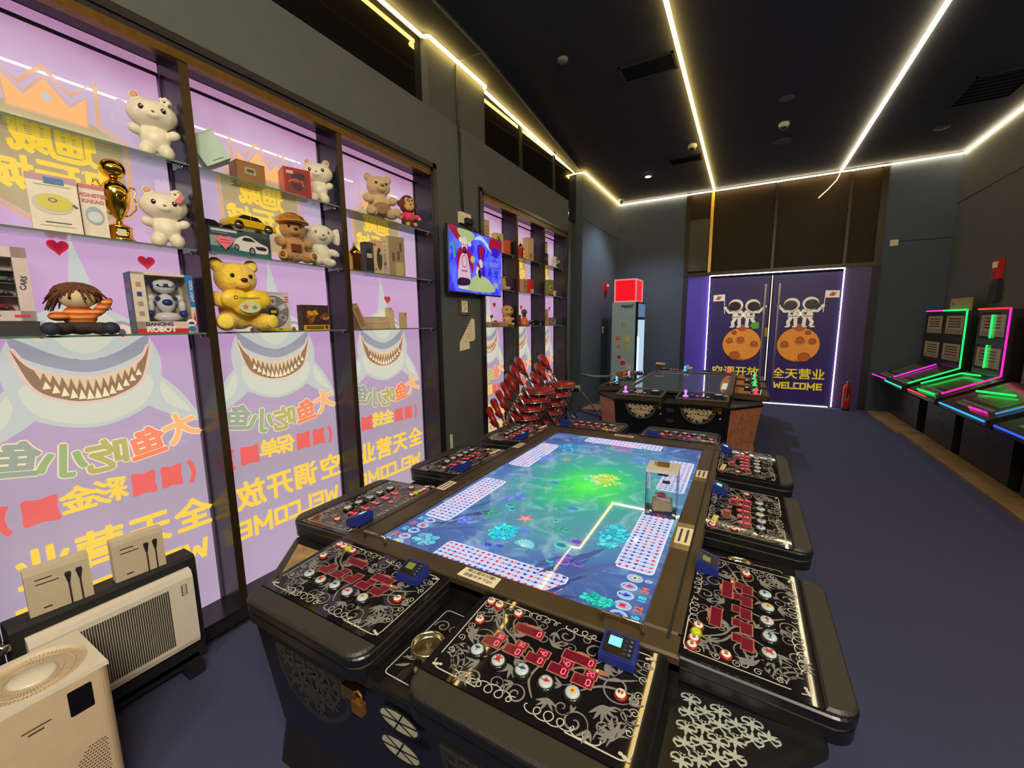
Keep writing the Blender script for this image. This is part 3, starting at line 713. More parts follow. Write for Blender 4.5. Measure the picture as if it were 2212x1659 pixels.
def monkey():
    t = toy('monkey_plush', 'small brown toy monkey in a pink top at the end of the top shelf', 'toy', 2.43, SHZ[2], .92, -.5)
    br = M('brown_plush', c(96, 50, 24), .85, noise=.15, ns=80, bump=.4)
    b = MB(); b.ell((0, 0, .05), (.05, .055, .05)); b.ell((0, 0, .185), (.06, .066, .075))
    for q in (-1, 1): b.ell((0, q*.068, .19), (.012, .02, .024)); b.ell((.045, q*.03, .018), (.045, .02, .018))
    soft('body', b, br, t, .0055, 3)
    s = MB(); s.ell((0, 0, .085), (.056, .062, .048)); [s.ell((.03, q*.065, .085), (.035, .03, .024), 0, RZ(-q*.5)) for q in (-1, 1)]
    soft('pink_top', s, M('pink_felt', c(216, 66, 84), .8), t, .005, 3)
    f = MB(); f.ell((.046, 0, .162), (.026, .042, .034)); f.ell((.044, .018, .205), (.018, .022, .026)); f.ell((.044, -.018, .205), (.018, .022, .026))
    soft('face', f, M('tan_plush', c(206, 158, 104), .8), t, .005, 2)
    e = MB(); [e.ell((.061, q*.017, .207), (.004, .006, .007)) for q in (-1, 1)]; e.ell((.074, 0, .172), (.003, .008, .005)); e.builds('eye', M('bead_eye', c(24, 14, 12), .1, noise=0), t)
    h = MB(); [h.ell((.058, q*.075, .07), .014) for q in (-1, 1)]; [h.ell((.088, q*.03, .018), (.01, .016, .016)) for q in (-1, 1)]; h.builds('paw', M('tan_plush', c(206, 158, 104), .8), t)
monkey()
def doll():
    t = toy('rag_doll', 'long haired doll in an orange striped jumper and dark trousers', 'toy', .585, SHZ[0], 1.0, -.25)
    m = M('striped_knit', c(206, 120, 60), .85, noise=0); nt = m.node_tree; b = nt.nodes['Principled BSDF']
    tc = nt.nodes.new('ShaderNodeTexCoord'); wv = nt.nodes.new('ShaderNodeTexWave'); wv.bands_direction = 'Z'; wv.inputs['Scale'].default_value = 16; wv.inputs['Distortion'].default_value = 1.2
    r = nt.nodes.new('ShaderNodeValToRGB'); r.color_ramp.interpolation = 'CONSTANT'; r.color_ramp.elements[0].color = (*c(196, 74, 40), 1); r.color_ramp.elements[1].position = .5; r.color_ramp.elements[1].color = (*c(222, 160, 70), 1)
    nt.links.new(tc.outputs['Object'], wv.inputs['Vector']); nt.links.new(wv.outputs['Fac'], r.inputs['Fac']); nt.links.new(r.outputs['Color'], b.inputs['Base Color'])
    hd = MB(); hd.ell((.012, 0, .14), (.046, .052, .042)); hd.build('head', M('doll_skin', c(214, 190, 140), .6), t)
    s = MB(); s.ell((0, 0, .07), (.042, .05, .045)); s.ell((.02, .065, .105), (.02, .05, .018), 0, RX(.9)); s.ell((.03, -.055, .07), (.03, .03, .018)); soft('jumper', s, m, t, .005, 2)
    hr = MB(); hr.ell((-.012, 0, .154), (.055, .072, .048))
    for k in range(46):
        a = random.uniform(-2.6, 2.6); z0 = .19-.01*random.random(); R = .078+random.random()*.022
        hr.tube([(0, 0, z0), (.045*math.cos(a), .05*math.sin(a), z0-.008), (R*.75*math.cos(a)-.005, R*math.sin(a), .155-random.random()*.05 - (.02 if abs(a) > .8 else -.015))], [.008, .008, .002], 5)
    hr.build('hair', M('brown_yarn', c(104, 62, 34), .85, noise=.3, ns=120, bump=.4), t)
    tr = MB(); [tr.ell((.055, q*.05, .024), (.06, .03, .024), 0, RZ(q*.5)) for q in (-1, 1)]; tr.ell((0, 0, .03), (.05, .055, .03)); soft('trousers', tr, M('dark_cloth', c(58, 46, 44), .85), t, .005, 2)
    [MB().ell((.108, q*.078, .024), (.02, .026, .024)).build('shoe', M('navy_felt', c(34, 36, 52), .7), t) for q in (-1, 1)]
    e = MB(); [e.ell((.055, q*.02, .138), (.003, .005, .006)) for q in (-1, 1)]; e.builds('eye', M('bead_eye', c(24, 14, 12), .1, noise=0), t)
doll()
def trophy():
    t = thing('trophy', 'gold trophy cup with a ball on top and two looped handles', 'trophy', (SX, .745, SHZ[1]))
    MB().lathe([(.042, 0), (.045, .006), (.045, .012), (.038, .018), (.036, .052), (.04, .058), (.03, .066), (.012, .074)]).build('base', 'gold', t)
    MB().box((.036, -.008, .034), (.004, .028, .026)).build('plaque', M('cream_label', c(220, 210, 180), .5), t)
    MB().lathe([(.012, .072), (.010, .09), (.022, .105), (.036, .135), (.043, .175), (.045, .20), (.038, .222), (.022, .236), (.012, .246)]).build('cup', 'gold', t)
    MB().ell((0, 0, .282), (.042, .042, .038)).build('ball', 'gold', t)
    for q in (-1, 1): MB().tube([(0, q*.042, .205), (0, q*.05, .225), (0, q*.062, .225), (0, q*.066, .205), (0, q*.058, .19), (0, q*.064, .17), (0, q*.06, .14), (0, q*.04, .115), (0, q*.022, .105)], .003, 6).build('handle', 'gold', t)
    MB().tube([(.044+.0, .012*math.cos(a*PI/6), .17+.014*math.sin(a*PI/6)) for a in range(12)], .002, 5, closed=True).build('emblem', 'gold', t)
trophy()

# cartons in the front bay
def d1(m, w_, h):
    m.rect(-w_/2, w_/2, h-.022, h, 0, 0); m.disc(-.005, h*.50, .052, .036, 0, 1); m.disc(0, h*.53, .046, .030, .0005, 2); m.disc(-.004, h*.57, .012, .008, .001, 3); m.disc(-.004, h*.57, .006, .004, .0015, 1)
    m.ribbon([(.045, h*.53), (.056, h*.48)], .008, .001, 4); m.rect(-.02, .03, h-.03, h-.008, .0006, 5); lines(m, -.03, .035, (h*.18,), 4, 0, .004); lines(m, -.045, .045, (h*.12, h*.82), 3, 0, .0015)
    return [F(184, 140, 150), F(196, 190, 176), F(206, 194, 70), F(130, 120, 60), F(80, 74, 66), F(50, 110, 160)]
carton('white cleaner box printed with a round yellow disc', .565, SHZ[1], .125, .07, .20, (222, 212, 192), -.2, decor=d1)
def d2(m, w_, h):
    m.rect(-w_/2, w_/2, h-.015, h, 0, 0)
    for k, wd in enumerate((.05, .056)): m.text('MONSTER' if k == 0 else 'KAKAO', 0, h*.80-k*.022, .018, .0008, 0, .05)
    m.disc(0, h*.42, .026, .034, .0004, 1); m.disc(0, h*.40, .020, .020, .0008, 2)
    return [F(196, 110, 110), F(150, 166, 172), F(200, 206, 204)]
carton('pale slim gift box with red lettering right of the cleaner box', .668, SHZ[1], .07, .05, .195, (220, 208, 190), -.2, decor=d2, x=SX+.01)
carton('dark edged box standing at the front bay\'s left end', .375, SHZ[1], .05, .08, .17, (70, 74, 72), -.2)
def toycar(name, label, x, y, z, L, col, rz, glassc=(30, 26, 24), group=None):
    t = thing(name, label, 'toy car', (x, y, z), rz, group)
    mt = M('car_paint_%02x%02x%02x' % col, c(*col), .22, metal=.25, noise=.06)
    pr = [(-.5, .07), (.5, .07), (.5, .15), (.46, .19), (.24, .215), (.10, .315), (-.22, .33), (-.38, .235), (-.48, .21), (-.5, .15)]
    W = .19
    b = MB(Matrix(((0,0,1,0),(L,0,0,0),(0,L,0,0),(0,0,0,1))))
    b.prism(pr, -W*L, W*L, 0, 0.012); b.build('body', mt, t)
    g = MB(Matrix(((0,0,1,0),(L,0,0,0),(0,L,0,0),(0,0,0,1))))
    for q in (-1, 1):
        g.flat([(-.33, .235), (.20, .225), (.085, .302), (-.20, .316)][::q], q*(W*L+.0008))
        g.ribbon([(-.06, .23), (-.06, .31)], .01, q*(W*L+.0014), 1)
    g.builds('window', [M('toy_glass', c(*glassc), .1, noise=0), mt], t)
    for sx_ in (-1, 1):
        for yy in (-.31, .31):
            wv = MB().lathe([(.001, -.02), (.085, -.02), (.095, -.012), (.095, .012), (.085, .02), (.001, .02)], (sx_*W*L, yy*L, .095*L) , 14, 0, True, Matrix.Diagonal((L, L, L, 1)) @ RY(PI/2))
            wv.lathe([(.001, 0), (.055, 0), (.055, .004)], (sx_*(W*L+.02*L+.0005), yy*L, .095*L), 12, 1, True, Matrix.Diagonal((L, L, L, 1)) @ RY(PI/2*sx_)); wv.build('wheel', [M('toy_tyre', c(28, 26, 26), .6), 'chrome'], t)
    lm = MB()
    for q in (-1, 1): lm.box((q*W*L*.7, .5*L, .16*L), (.06*L, .01*L, .03*L))
    lm.builds('headlight', 'white', t)
    return t
# toy car window box
t = thing('car_set_box', 'white window box holding toy cars in rows, on a black tray', 'box', (SX+.01, .365, SHZ[0]+.052), -.12)
f = MB().bb(-.045, .04, -.10, .10, 0, .035).bb(-.045, .04, -.10, .10, .215, .25).bb(-.045, .04, .065, .10, 0, .25).bb(-.045, .04, -.10, -.085, 0, .25).bb(-.045, -.03, -.10, .10, 0, .25)
f.build('carton', M('card_window', c(204, 186, 182), .55, noise=.05), t)
for z in (.085, .13, .172): MB().bb(-.03, .03, -.085, .065, z-.003, z).build('divider', M('grey_card', c(96, 90, 88), .5), t)
m = MB(FX(.041)); m.text('CARS', .083, .13, .02, 0, 0, .03, rot=1.4); lines(m, -.06, .02, (.018,), 0, 0, .004); m.rect(.05, .085, .012, .022, 0, 1); m.build('front_print', [F(60, 50, 56), F(190, 60, 70)], t)
MB().bb(.036, .0385, -.085, .065, .035, .215).build('window', 'acryl', t)
for i, (z, yy, col, nm) in enumerate(((.088, .015, (120, 116, 110), 'grey'), (.133, .028, (92, 132, 92), 'green'), (.133, -.055, (220, 200, 30), 'yellow'), (.04, .01, (168, 40, 60), 'red'))):
    toycar('toy_car', nm+' toy car inside the white window box', SX+.012+.0, .365+yy*.99-.0, SHZ[0]+.052+z, .085, col, -.12, group='toy cars in the window box')
carton('black lidded tray under the boxed toy cars', .365, SHZ[0], .21, .12, .05, (46, 42, 44), -.12, name='tray', cat='tray')
# robot box
def robot_box():
    t = thing('robot_box', 'blue and white window box with a white toy robot inside', 'box', (SX, .853, SHZ[0]), -.12)
    f = MB().bb(-.055, .05, -.105, .105, 0, .05).bb(-.055, .05, -.105, .105, .245, .255).bb(-.055, .05, -.105, -.062, 0, .255).bb(-.055, .05, .088, .105, 0, .255).bb(-.055, -.045, -.105, .105, 0, .255)
    f.build('carton', M('card_robot', c(212, 196, 180), .55, noise=.05), t)
    m = MB(FY(-.1065)); m.rect(-.055, .05, 0, .255, 0, 0); m.rect(-.045, .04, .19, .215, .0005, 1); m.rect(-.04, .03, .10, .17, .0005, 2); m.build('side_print', [F(60, 72, 104), F(120, 80, 76), F(90, 108, 140)], t)
    m = MB(FX(.0512)); m.rect(-.105, .07, 0, .02, 0, 0); m.text('DANCING', -.03, .039, .020, .0004, 1, .05); m.text('ROBOT', -.025, .016, .030, .0006, 2, .06)
    m.flat([(.088, .115), (.105, .115), (.105, .255), (.075, .255)], 0, 3); m.text('COOL LIGHT', .096, .185, .016, .0006, 2, .03, rot=-PI/2); m.flat([(.09, .035), (.105, .035), (.1, .10)], 0, 0)
    for k, col in enumerate((5, 5, 1, 4)): m.rect(-.092, -.076, .075+k*.04, .093+k*.04, .0004, col)
    m.disc(.083, .045, .018, .016, .0008, 2); m.disc(.083, .043, .012, .006, .0012, 1); m.disc(.083, .017, .014, .012, .0008, 3)
    m.build('front_print', [F(200, 30, 34), F(44, 50, 110), F(232, 226, 220), F(30, 110, 180), F(180, 130, 90), F(150, 140, 136)], t)
    MB().bb(.046, .048, -.062, .088, .05, .245).build('window', 'acryl', t)
    r = thing('toy_robot', 'white and blue toy robot inside the window box', 'toy', (SX+.0, .866, SHZ[0]+.051), -.12)
    b = MB(); b.ell((0, 0, .155), (.03, .042, .034)); b.ell((0, 0, .08), (.03, .034, .042)); b.ell((0, 0, .02), (.032, .05, .022))
    for q in (-1, 1): b.ell((.0, q*.05, .10), (.016, .016, .018)); b.ell((.004, q*.056, .068), (.014, .014, .028))
    b.build('body', M('robot_white', c(222, 220, 222), .2, noise=.02), r)
    m = MB(); m.ell((.012, 0, .155), (.021, .034, .014)); m.ell((.022, 0, .082), (.014, .02, .016)); m.ell((.014, .03, .1), (.016, .01, .01)); m.ell((.014, -.03, .1), (.016, .01, .01))
    for q in (-1, 1): m.ell((.006, q*.058, .034), (.016, .016, .016)); m.ell((0, q*.043, .155), (.014, .006, .016))
    m.build('blue_panels', M('robot_blue', c(40, 52, 128), .25, noise=.03), r)
    m = MB(); [m.ell((.031, q*.016, .158), (.004, .009, .009)) for q in (-1, 1)]; m.builds('eye', 'white', r)
robot_box()
# middle bay of the front case
def mint(m, w_, h): lines(m, -.02, .03, (h*.1,), 0, 0, .004); return [F(90, 110, 100)]
carton('mint green box propped up at an angle on the top shelf', 1.145, SHZ[2]+.055, .115, .10, .13, (176, 200, 180), 0, decor=mint, tilt=(.55, 0, -.35))
def cardb(m, w_, h): m.rect(-.03, .02, h*.45, h*.75, 0, 0); m.rect(-.022, .012, h*.52, h*.68, .0004, 1); return [F(170, 160, 140), F(90, 80, 70)]
carton('brown taped cardboard box behind the tilted mint box', 1.29, SHZ[2], .13, .09, .105, (150, 104, 56), -.1, x=SX-.02, decor=cardb)
def redb(m, w_, h):
    m.rect(-w_*.42, w_*.42, h*.08, h*.9, 0, 0); m.disc(0, h*.5, .035, .045, .0004, 1); m.rect(-.03, .03, h*.48, h*.58, .0008, 2); m.disc(.01, h*.72, .03, .016, .0008, 3); m.ribbon(arc(-.01, h*.3, .04, .04, .2, 2.6), .008, .0008, 4); lines(m, -.055, -.02, (h*.86, h*.80), 5, .0008, .006)
    return [F(120, 24, 26), F(60, 20, 22), F(190, 60, 50), F(40, 26, 26), F(200, 90, 60), F(226, 200, 180)]
carton('glossy red cube shaped box with dark artwork', 1.535, SHZ[2], .135, .12, .14, (176, 34, 28), -.35, decor=redb, rough=.25)
def carb(m, w_, h):
    m.rect(-w_/2, w_/2, h*.68, h, 0, 0); m.rect(-w_/2, w_/2, 0, h*.3, .0, 1); m.rect(-w_/2, 0, h*.3, h*.68, 0, 2); m.rect(0, w_/2, h*.25, h*.8, .0002, 3)
    body = sm([(-.035, .045), (-.03, .075), (.005, .098), (.04, .10), (.085, .075), (.12, .06), (.122, .03), (.10, .022), (.03, .025), (-.02, .03)], 5)
    m.flat(body[::-1], .0006, 4); m.flat([(0, .078), (.03, .075), (.065, .078), (.04, .094), (.012, .094)], .001, 5); m.flat([(.06, .055), (.10, .058), (.118, .05), (.11, .038), (.07, .04)], .001, 5)
    for a, b, r in ((.045, .03, .02), (-.025, .042, .015)): m.disc(a, b, r*.75, r, .0012, 5); m.disc(a, b, r*.45, r*.65, .0016, 6)
    lines(m, -.13, -.02, (h*.90,), 4, .0006, .010); lines(m, -.13, -.06, (h*.80,), 6, .0006, .004)
    return [F(52, 74, 84), F(40, 96, 104), F(150, 160, 160), F(46, 48, 52), F(214, 208, 204), F(30, 30, 34), F(130, 130, 134)]
carton('long flat box picturing a white sports car', 1.20, SHZ[1], .275, .075, .125, (44, 62, 74), -.08, decor=carb)
m = MB(FX(0)); heart(m, 0, 0, .07, 0, 0); lines(m, -.02, .022, (.008, -.004), 1, .0006, .003)
o = m.build('heart_note', [M('pink_note', c(232, 110, 132), .6, noise=.05), F(180, 40, 70)]); o.location = (SX+.046, 1.115, SHZ[1]+.058); o.rotation_euler = (0, 0, -.08); tag(o, 'pink heart shaped note stuck on the sports car box', 'note')
toycar('toy_car', 'golden yellow toy car parked on the sports car box', SX+.01, 1.255, SHZ[1]+.1262, .235, (232, 190, 36), .02)
toycar('toy_car', 'black toy car at the left end of the sports car box', SX-.035, 1.10, SHZ[1]+.1262, .12, (22, 26, 34), -.2)
def roundb(m, w_, h):
    m.disc(0, h*.49, w_*.455, h*.42, .0, 0, 40); m.disc(0, h*.49, w_*.44, h*.405, .0004, 1, 40); m.disc(0, h*.49, .026, .028, .001, 2); m.rect(-.014, .016, h*.46, h*.53, .0014, 3)
    for k in range(6):
        a = k*PI/3+.5; x, y = .056*math.cos(a), h*.49+.058*math.sin(a); m.flat([(x+p*math.cos(a)-q*math.sin(a), y+p*math.sin(a)+q*math.cos(a)) for p, q in ((-.02, -.014), (.022, -.014), (.022, .014), (-.02, .014))], .0008, 4)
        m.disc(x, y, .012, .009, .0012, (5, 6, 7, 2, 5, 6)[k], 10, a)
    m.rect(-w_/2, w_/2, 0, .014, 0, 3); m.text('CAR', .03, .008, .012, .0006, 2, .05); lines(m, -.04, .05, (h*.96,), 4, 0, .004)
    for k in range(3): m.rect(.065, .085, h*.84+k*.013-.02, h*.87+k*.013-.02, 0, 8)
    return [F(60, 56, 58), F(120, 118, 122), F(36, 40, 50), F(226, 190, 30), F(176, 172, 176), F(200, 196, 200), F(130, 90, 90), F(46, 56, 130), F(190, 70, 80)]
carton('white box with a round window of small toys behind the yellow bear', 1.36, SHZ[0], .18, .05, .21, (206, 196, 190), -.1, x=SX-.045, decor=roundb)
def goldb(m, w_, h):
    m.rect(-w_/2, w_/2, 0, .03, 0, 0); lines(m, -.065, .045, (.019, .010), 1, .0006, .006); m.rect(.055, .072, .006, .026, .0006, 2)
    for k in range(14): m.disc(random.uniform(-.055, .065), random.uniform(.045, .11), random.uniform(.010, .022), random.uniform(.008, .016), .0006+.0001*k, 3+k % 3, 10, k)
    return [F(200, 156, 40), F(70, 36, 16), F(60, 60, 40), F(206, 150, 40), F(150, 92, 24), F(120, 60, 40)]
carton('black window box with golden ornament next to the middle bay\'s right post', 1.585, SHZ[0], .165, .055, .145, (60, 34, 24), -.05, decor=goldb)

# right bay of the front case
def lantern(name, label, cat, y, z, s, mt='gold', accent=None):
    t = thing(name, label, cat, (SX, y, z)); t.scale = (s, s, s)
    b = MB(); b.bb(-.03, .03, -.03, .03, 0, .012); b.bb(-.026, .026, -.026, .026, .012, .10); b.bb(-.031, .031, -.031, .031, .10, .112)
    b.build('body', accent or mt, t)
    b = MB(); [b.bb(q*.026-.003, q*.026+.003, p*.026-.003, p*.026+.003, .012, .10) for q in (-1, 1) for p in (-1, 1)]; b.build('corner_posts', mt, t)
    MB().lathe([(.036, .112), (.038, .118), (.030, .135), (.018, .150), (.008, .160), (.006, .172), (.009, .178), (.001, .188)]).build('roof', mt, t)
    m = MB(FX(.0268)); [m.rect(-.018+.009*k, -.014+.009*k, .02, .092, 0, 0) for k in range(5)]; m.build('lattice', mt, t)
lantern('lantern_ornament', 'gold lantern ornament beside the post of the right bay', 'ornament', 1.915, SHZ[1], 1.0)
def blackb(m, w_, h):
    lines(m, -.02, .02, (h*.62, h*.57, h*.52), 0, .0006, .007); m.flat([(-.026, .02), (.026, .02), (.026, h*.62), (.008, h*.80), (-.008, h*.80), (-.026, h*.62)], .0003, 1)
    return [F(206, 202, 196), F(30, 32, 36)]
carton('slim black box with white lettering', 2.02, SHZ[1], .066, .05, .20, (60, 62, 66), -.1, decor=blackb)
def tanb(m, w_, h):
    m.disc(.006, h*.47, .022, .075, .0006, 0, 24); m.flat([(.004, h*.62), (.02, h*.74), (.022, h*.60)], .001, 1); m.rect(-.036, -.02, h*.84, h*.92, .0006, 2); lines(m, -.034, -.02, (h*.12, h*.16), 0, .0006, .004)
    return [F(56, 60, 58), F(176, 172, 160), F(180, 60, 50)]
carton('tan box picturing a long dark device', 2.10, SHZ[1], .08, .05, .22, (206, 172, 126), -.1, x=SX, decor=tanb)
def wt(m, w_, h):
    m.rect(-w_/2, w_/2, 0, h, 0, 0); m.rect(-w_*.1, w_*.4, 0, h*.35, .0004, 1)
    for a, b in ((-.03, .13), (.01, .14), (.03, .20)): m.rect(a-.008, a+.012, b-.03, b+.03, .0008, 2)
    return [F(150, 128, 92), F(186, 160, 116), F(90, 78, 62)]
def wts(m, w_, h):
    for k in range(4): m.disc(0, h*.88-k*.03, .006, .007, .0004, 0, 10)
    lines(m, -.02, .02, [h*.5-k*.012 for k in range(8)], 0, .0004, .002); m.rect(-.016, .016, h*.28, h*.35, .0004, 0); return [F(120, 112, 100)]
carton('tall pale box with a warm room photo on its front', 2.255, SHZ[1], .125, .11, .27, (206, 196, 178), -.25, decor=wt, side=wts)
carton('brown picture frame box leaning against the left post', 1.925, SHZ[0], .05, .10, .17, (176, 146, 104), 0, tilt=(.42, 0, -.1), decor=lambda m, w_, h: (m.rect(-.015, .015, .02, h-.02, 0, 0), [F(146, 112, 70)])[1])
carton('beige flat box lying at the bottom of a stack of two', 2.065, SHZ[0], .13, .09, .042, (196, 170, 130), -.05)
carton('beige flat box on top of the stack of two', 2.065, SHZ[0]+.0445, .135, .09, .036, (206, 178, 136), -.02, decor=lambda m, w_, h: ([m.disc(-.02+.02*k, h*.45, .004, .004, 0, 0, 8) for k in range(3)], [F(150, 120, 80)])[1])
carton('upright pale carton right of the stacked flat boxes', 2.195, SHZ[0], .05, .04, .13, (210, 186, 146), -.05)
carton('short upright carton behind the pale upright carton', 2.235, SHZ[0], .04, .03, .15, (200, 176, 140), -.05, x=SX-.05)
carton('lone upright tan carton with a dark corner mark', 2.325, SHZ[0], .05, .03, .115, (200, 168, 122), -.05, decor=lambda m, w_, h: (m.rect(.012, .018, h*.8, h*.95, 0, 0), [F(60, 44, 40)])[1])

# far case
S2 = XL-.085
def fc(label, y, z, wd, dp, h, col, **k): return carton(label, y, z, wd, dp, h, col, x=k.pop('x', S2), **k)
fc('tall beige box on the top shelf just above the television', 3.47, SHZ[2], .08, .07, .27, (196, 160, 110), rz=-.2, decor=lambda m, w_, h: ([m.ribbon([(-.03, .05+.03*k), (0, .06+.03*k), (.03, .05+.03*k)], .008, 0, 0) for k in range(6)], [F(160, 120, 70)])[1])
fc('cream box printed with a black tool', 3.72, SHZ[2], .11, .06, .19, (212, 180, 110), rz=-.2, decor=lambda m, w_, h: (m.flat([(-.03, .15), (-.02, .165), (.035, .09), (.025, .078)], .0004, 0), m.flat([(-.005, .12), (-.015, .03), (-.005, .025), (.008, .11)], .0004, 0), [F(40, 30, 26)])[2])
fc('orange red box beside the first post of the far case', 3.89, SHZ[2], .07, .07, .15, (206, 84, 50), rz=-.2)
fc('dark box half hidden behind the television', 3.62, SHZ[1], .08, .08, .26, (58, 48, 40))
def boot():
    t = thing('boot', 'small beige boot ornament on the middle shelf', 'boot', (S2, 3.83, SHZ[1]))
    b = MB(); b.ell((0, 0, .07), (.028, .028, .07)); b.ell((.03, 0, .022), (.055, .03, .022)); b.ell((0, .05, .02), (.03, .04, .02))
    soft('body', b, M('beige_felt', c(206, 166, 124), .8), t, .006, 3); MB().tube([(.03*math.cos(a), .03*math.sin(a), .135) for a in [k*PI/8 for k in range(16)]], .007, 6, closed=True).build('cuff', M('beige_felt_dark', c(170, 130, 96), .8), t)
boot()
def tray():
    t = thing('wooden_game_box', 'flat wooden arcade box with a ball topped stick', 'game box', (S2, 3.60, SHZ[0]))
    MB().prism(rrect(-.08, .08, -.16, .17, .01), 0, .045, 0, .005).build('body', M('pale_wood', c(190, 150, 100), .5, noise=.15, ns=12), t)
    MB().bb(-.08+.16, -.08+.162, -.15, .0, .006, .036).build('front_panel', M('brown_wood', c(150, 116, 84), .5), t)
    s = MB().tube([(.02, -.05, .045), (.02, -.05, .09)], .004); s.ell((.02, -.05, .10), .016); s.build('stick', M('dark_red_ball', c(110, 50, 44), .3), t)
    MB().ell((.0, .05, .048), (.02, .03, .014)).build('red_button', 'red', t)
tray()
def baby():
    t = thing('baby_figurine', 'beige round headed baby figurine sitting beside the wooden box', 'toy', (S2+.01, 3.88, SHZ[0]), -.7)
    b = MB(); b.ell((0, 0, .06), (.045, .05, .06)); b.ell((.01, 0, .16), (.062, .068, .062)); b.ell((.058, 0, .145), (.03, .036, .024))
    for q in (-1, 1): b.ell((.05, q*.04, .02), (.05, .022, .02)); b.ell((.03, q*.05, .075), (.035, .016, .018))
    soft('body', b, M('tan_vinyl', c(206, 164, 96), .5), t, .006, 3)
    e = MB(); [e.ell((.070, q*.028, .175), (.005, .010, .010)) for q in (-1, 1)]; e.builds('eye', M('bead_eye', c(24, 14, 12), .1, noise=0), t)
baby()
fc('pale box at the left end of the far case middle bay', 4.05, SHZ[2], .05, .06, .15, (206, 190, 150))
lantern('pavilion_ornament', 'gold and red pavilion ornament on the top shelf', 'ornament', 4.20, SHZ[2], 1.05, 'gold', M('red_lacquer', c(200, 46, 24), .3))
fc('tall beige gable topped box on the top shelf of the middle far bay', 4.40, SHZ[2], .10, .08, .26, (206, 172, 126), rz=-.2, decor=lambda m, w_, h: (m.rect(-.01, .01, .03, .09, 0, 0), [F(90, 70, 50)])[1])
def rdeco(m, w_, h): m.rect(-w_*.3, w_*.3, .03, h-.03, 0, 0); [m.rect(-w_*.2, w_*.2, .05+k*.035, .07+k*.035, .0004, 1) for k in range(int((h-.08)/.035))]; return [F(140, 24, 20), F(206, 120, 40)]
fc('red and gold box standing at the bottom of the red pair', 4.07, SHZ[1], .09, .08, .18, (186, 40, 30), decor=rdeco)
fc('red and gold box standing on top of the other red box', 4.07, SHZ[1]+.182, .085, .075, .165, (190, 44, 28), decor=rdeco)
fc('beige patterned box in the middle of the far case', 4.27, SHZ[1], .08, .06, .15, (196, 156, 110), decor=lambda m, w_, h: ([m.disc(random.uniform(-.03, .03), random.uniform(.02, .13), .008, .006, .0002, 0, 8) for k in range(16)], [F(140, 100, 60)])[1])
fc('bright red rounded box with a white lower band', 4.44, SHZ[1], .085, .06, .165, (210, 34, 36), decor=lambda m, w_, h: (m.rect(-w_/2, w_/2, 0, .055, 0, 0), [F(216, 190, 170)])[1])
fc('dark red low box on the bottom shelf of the far case', 4.08, SHZ[0], .10, .09, .12, (140, 40, 24), decor=lambda m, w_, h: ([m.rect(-w_*.4, w_*.4, .02+k*.03, .035+k*.03, 0, 0) for k in range(3)], [F(170, 70, 40)])[1])
def bottle():
    t = thing('bottle', 'bottle with an orange base and a dark domed top', 'bottle', (S2, 4.29, SHZ[0]))
    MB().lathe([(.05, 0), (.055, .02), (.045, .06), (.03, .09), (.022, .10)]).build('base', M('orange_glaze', c(226, 120, 60), .3), t)
    MB().lathe([(.02, .10), (.022, .13), (.034, .145), (.034, .165), (.02, .185), (.001, .19)]).build('cap', M('brown_cap', c(92, 62, 54), .4), t)
bottle()
toycar('toy_car', 'black toy car on the bottom shelf of the far case', S2+.03, 4.50, SHZ[0], .20, (30, 26, 30), -.3)
fc('small picture frame leaning on top of the black box', 4.86, SHZ[2]+.142, .07, .02, .15, (60, 52, 46), rz=-.3, decor=lambda m, w_, h: (m.rect(-w_*.38, w_*.38, .015, h-.015, 0, 0), [F(190, 176, 140)])[1])
fc('black box under the leaning picture frame', 4.80, SHZ[2], .10, .10, .14, (38, 36, 38), decor=lambda m, w_, h: (m.rect(-.03, .02, .06, .10, 0, 0), [F(110, 104, 96)])[1])
def mug():
    t = thing('toy_figure', 'small white and black robot figure at the end of the top shelf', 'toy', (S2+.02, 5.12, SHZ[2]))
    b = MB(); b.cyl((0, 0, 0), .04, .07); b.ell((0, 0, .11), (.04, .045, .042)); b.ell((.03, .07, .09), .014); b.build('body', 'white', t)
    e = MB(); [e.ell((.036, q*.018, .115), (.006, .011, .013)) for q in (-1, 1)]; e.bb(.036, .042, -.025, .025, .02, .05); e.build('face', 'ink', t)
mug()
fc('bright yellow box stacked on the brown box', 4.74, SHZ[1]+.262, .05, .05, .075, (226, 196, 40))
fc('brown box between the yellow and the beige boxes', 4.74, SHZ[1]+.132, .055, .06, .128, (160, 106, 40))
fc('beige box at the bottom of the last bay\'s stack', 4.74, SHZ[1], .055, .06, .13, (196, 160, 100))
fc('green box with a pale round picture', 4.95, SHZ[1], .12, .09, .20, (140, 146, 60), rz=-.2, decor=lambda m, w_, h: (m.disc(0, h*.5, .03, .035, .0002, 0, 14), m.disc(.01, h*.5, .016, .02, .0006, 1, 12), m.rect(-w_/2, w_/2, 0, .02, 0, 1), [F(214, 206, 150), F(50, 60, 30)])[3])
fc('tiny white box with a red stripe at the shelf end', 5.16, SHZ[1], .05, .04, .08, (222, 206, 186), decor=lambda m, w_, h: (m.rect(.0, .025, .01, .06, 0, 0), [F(196, 40, 40)])[1])
fc('tan box with a handle tab and a round line drawing', 4.80, SHZ[0], .11, .09, .20, (212, 166, 96), rz=-.2, decor=lambda m, w_, h: (m.ribbon(arc(0, .09, .025, .035, 0, 2*PI, 20), .006, .0003, 0), m.disc(0, .09, .014, .022, .0003, 1, 12), [F(120, 76, 40), F(180, 136, 76)])[2])
fc('clear topped grey box on the bottom shelf near the pillar', 5.06, SHZ[0], .10, .09, .10, (120, 108, 100), decor=lambda m, w_, h: (m.flat([(-.03, .02), (.03, .02), (0, .07)], 0, 0), [F(206, 190, 170)])[1])

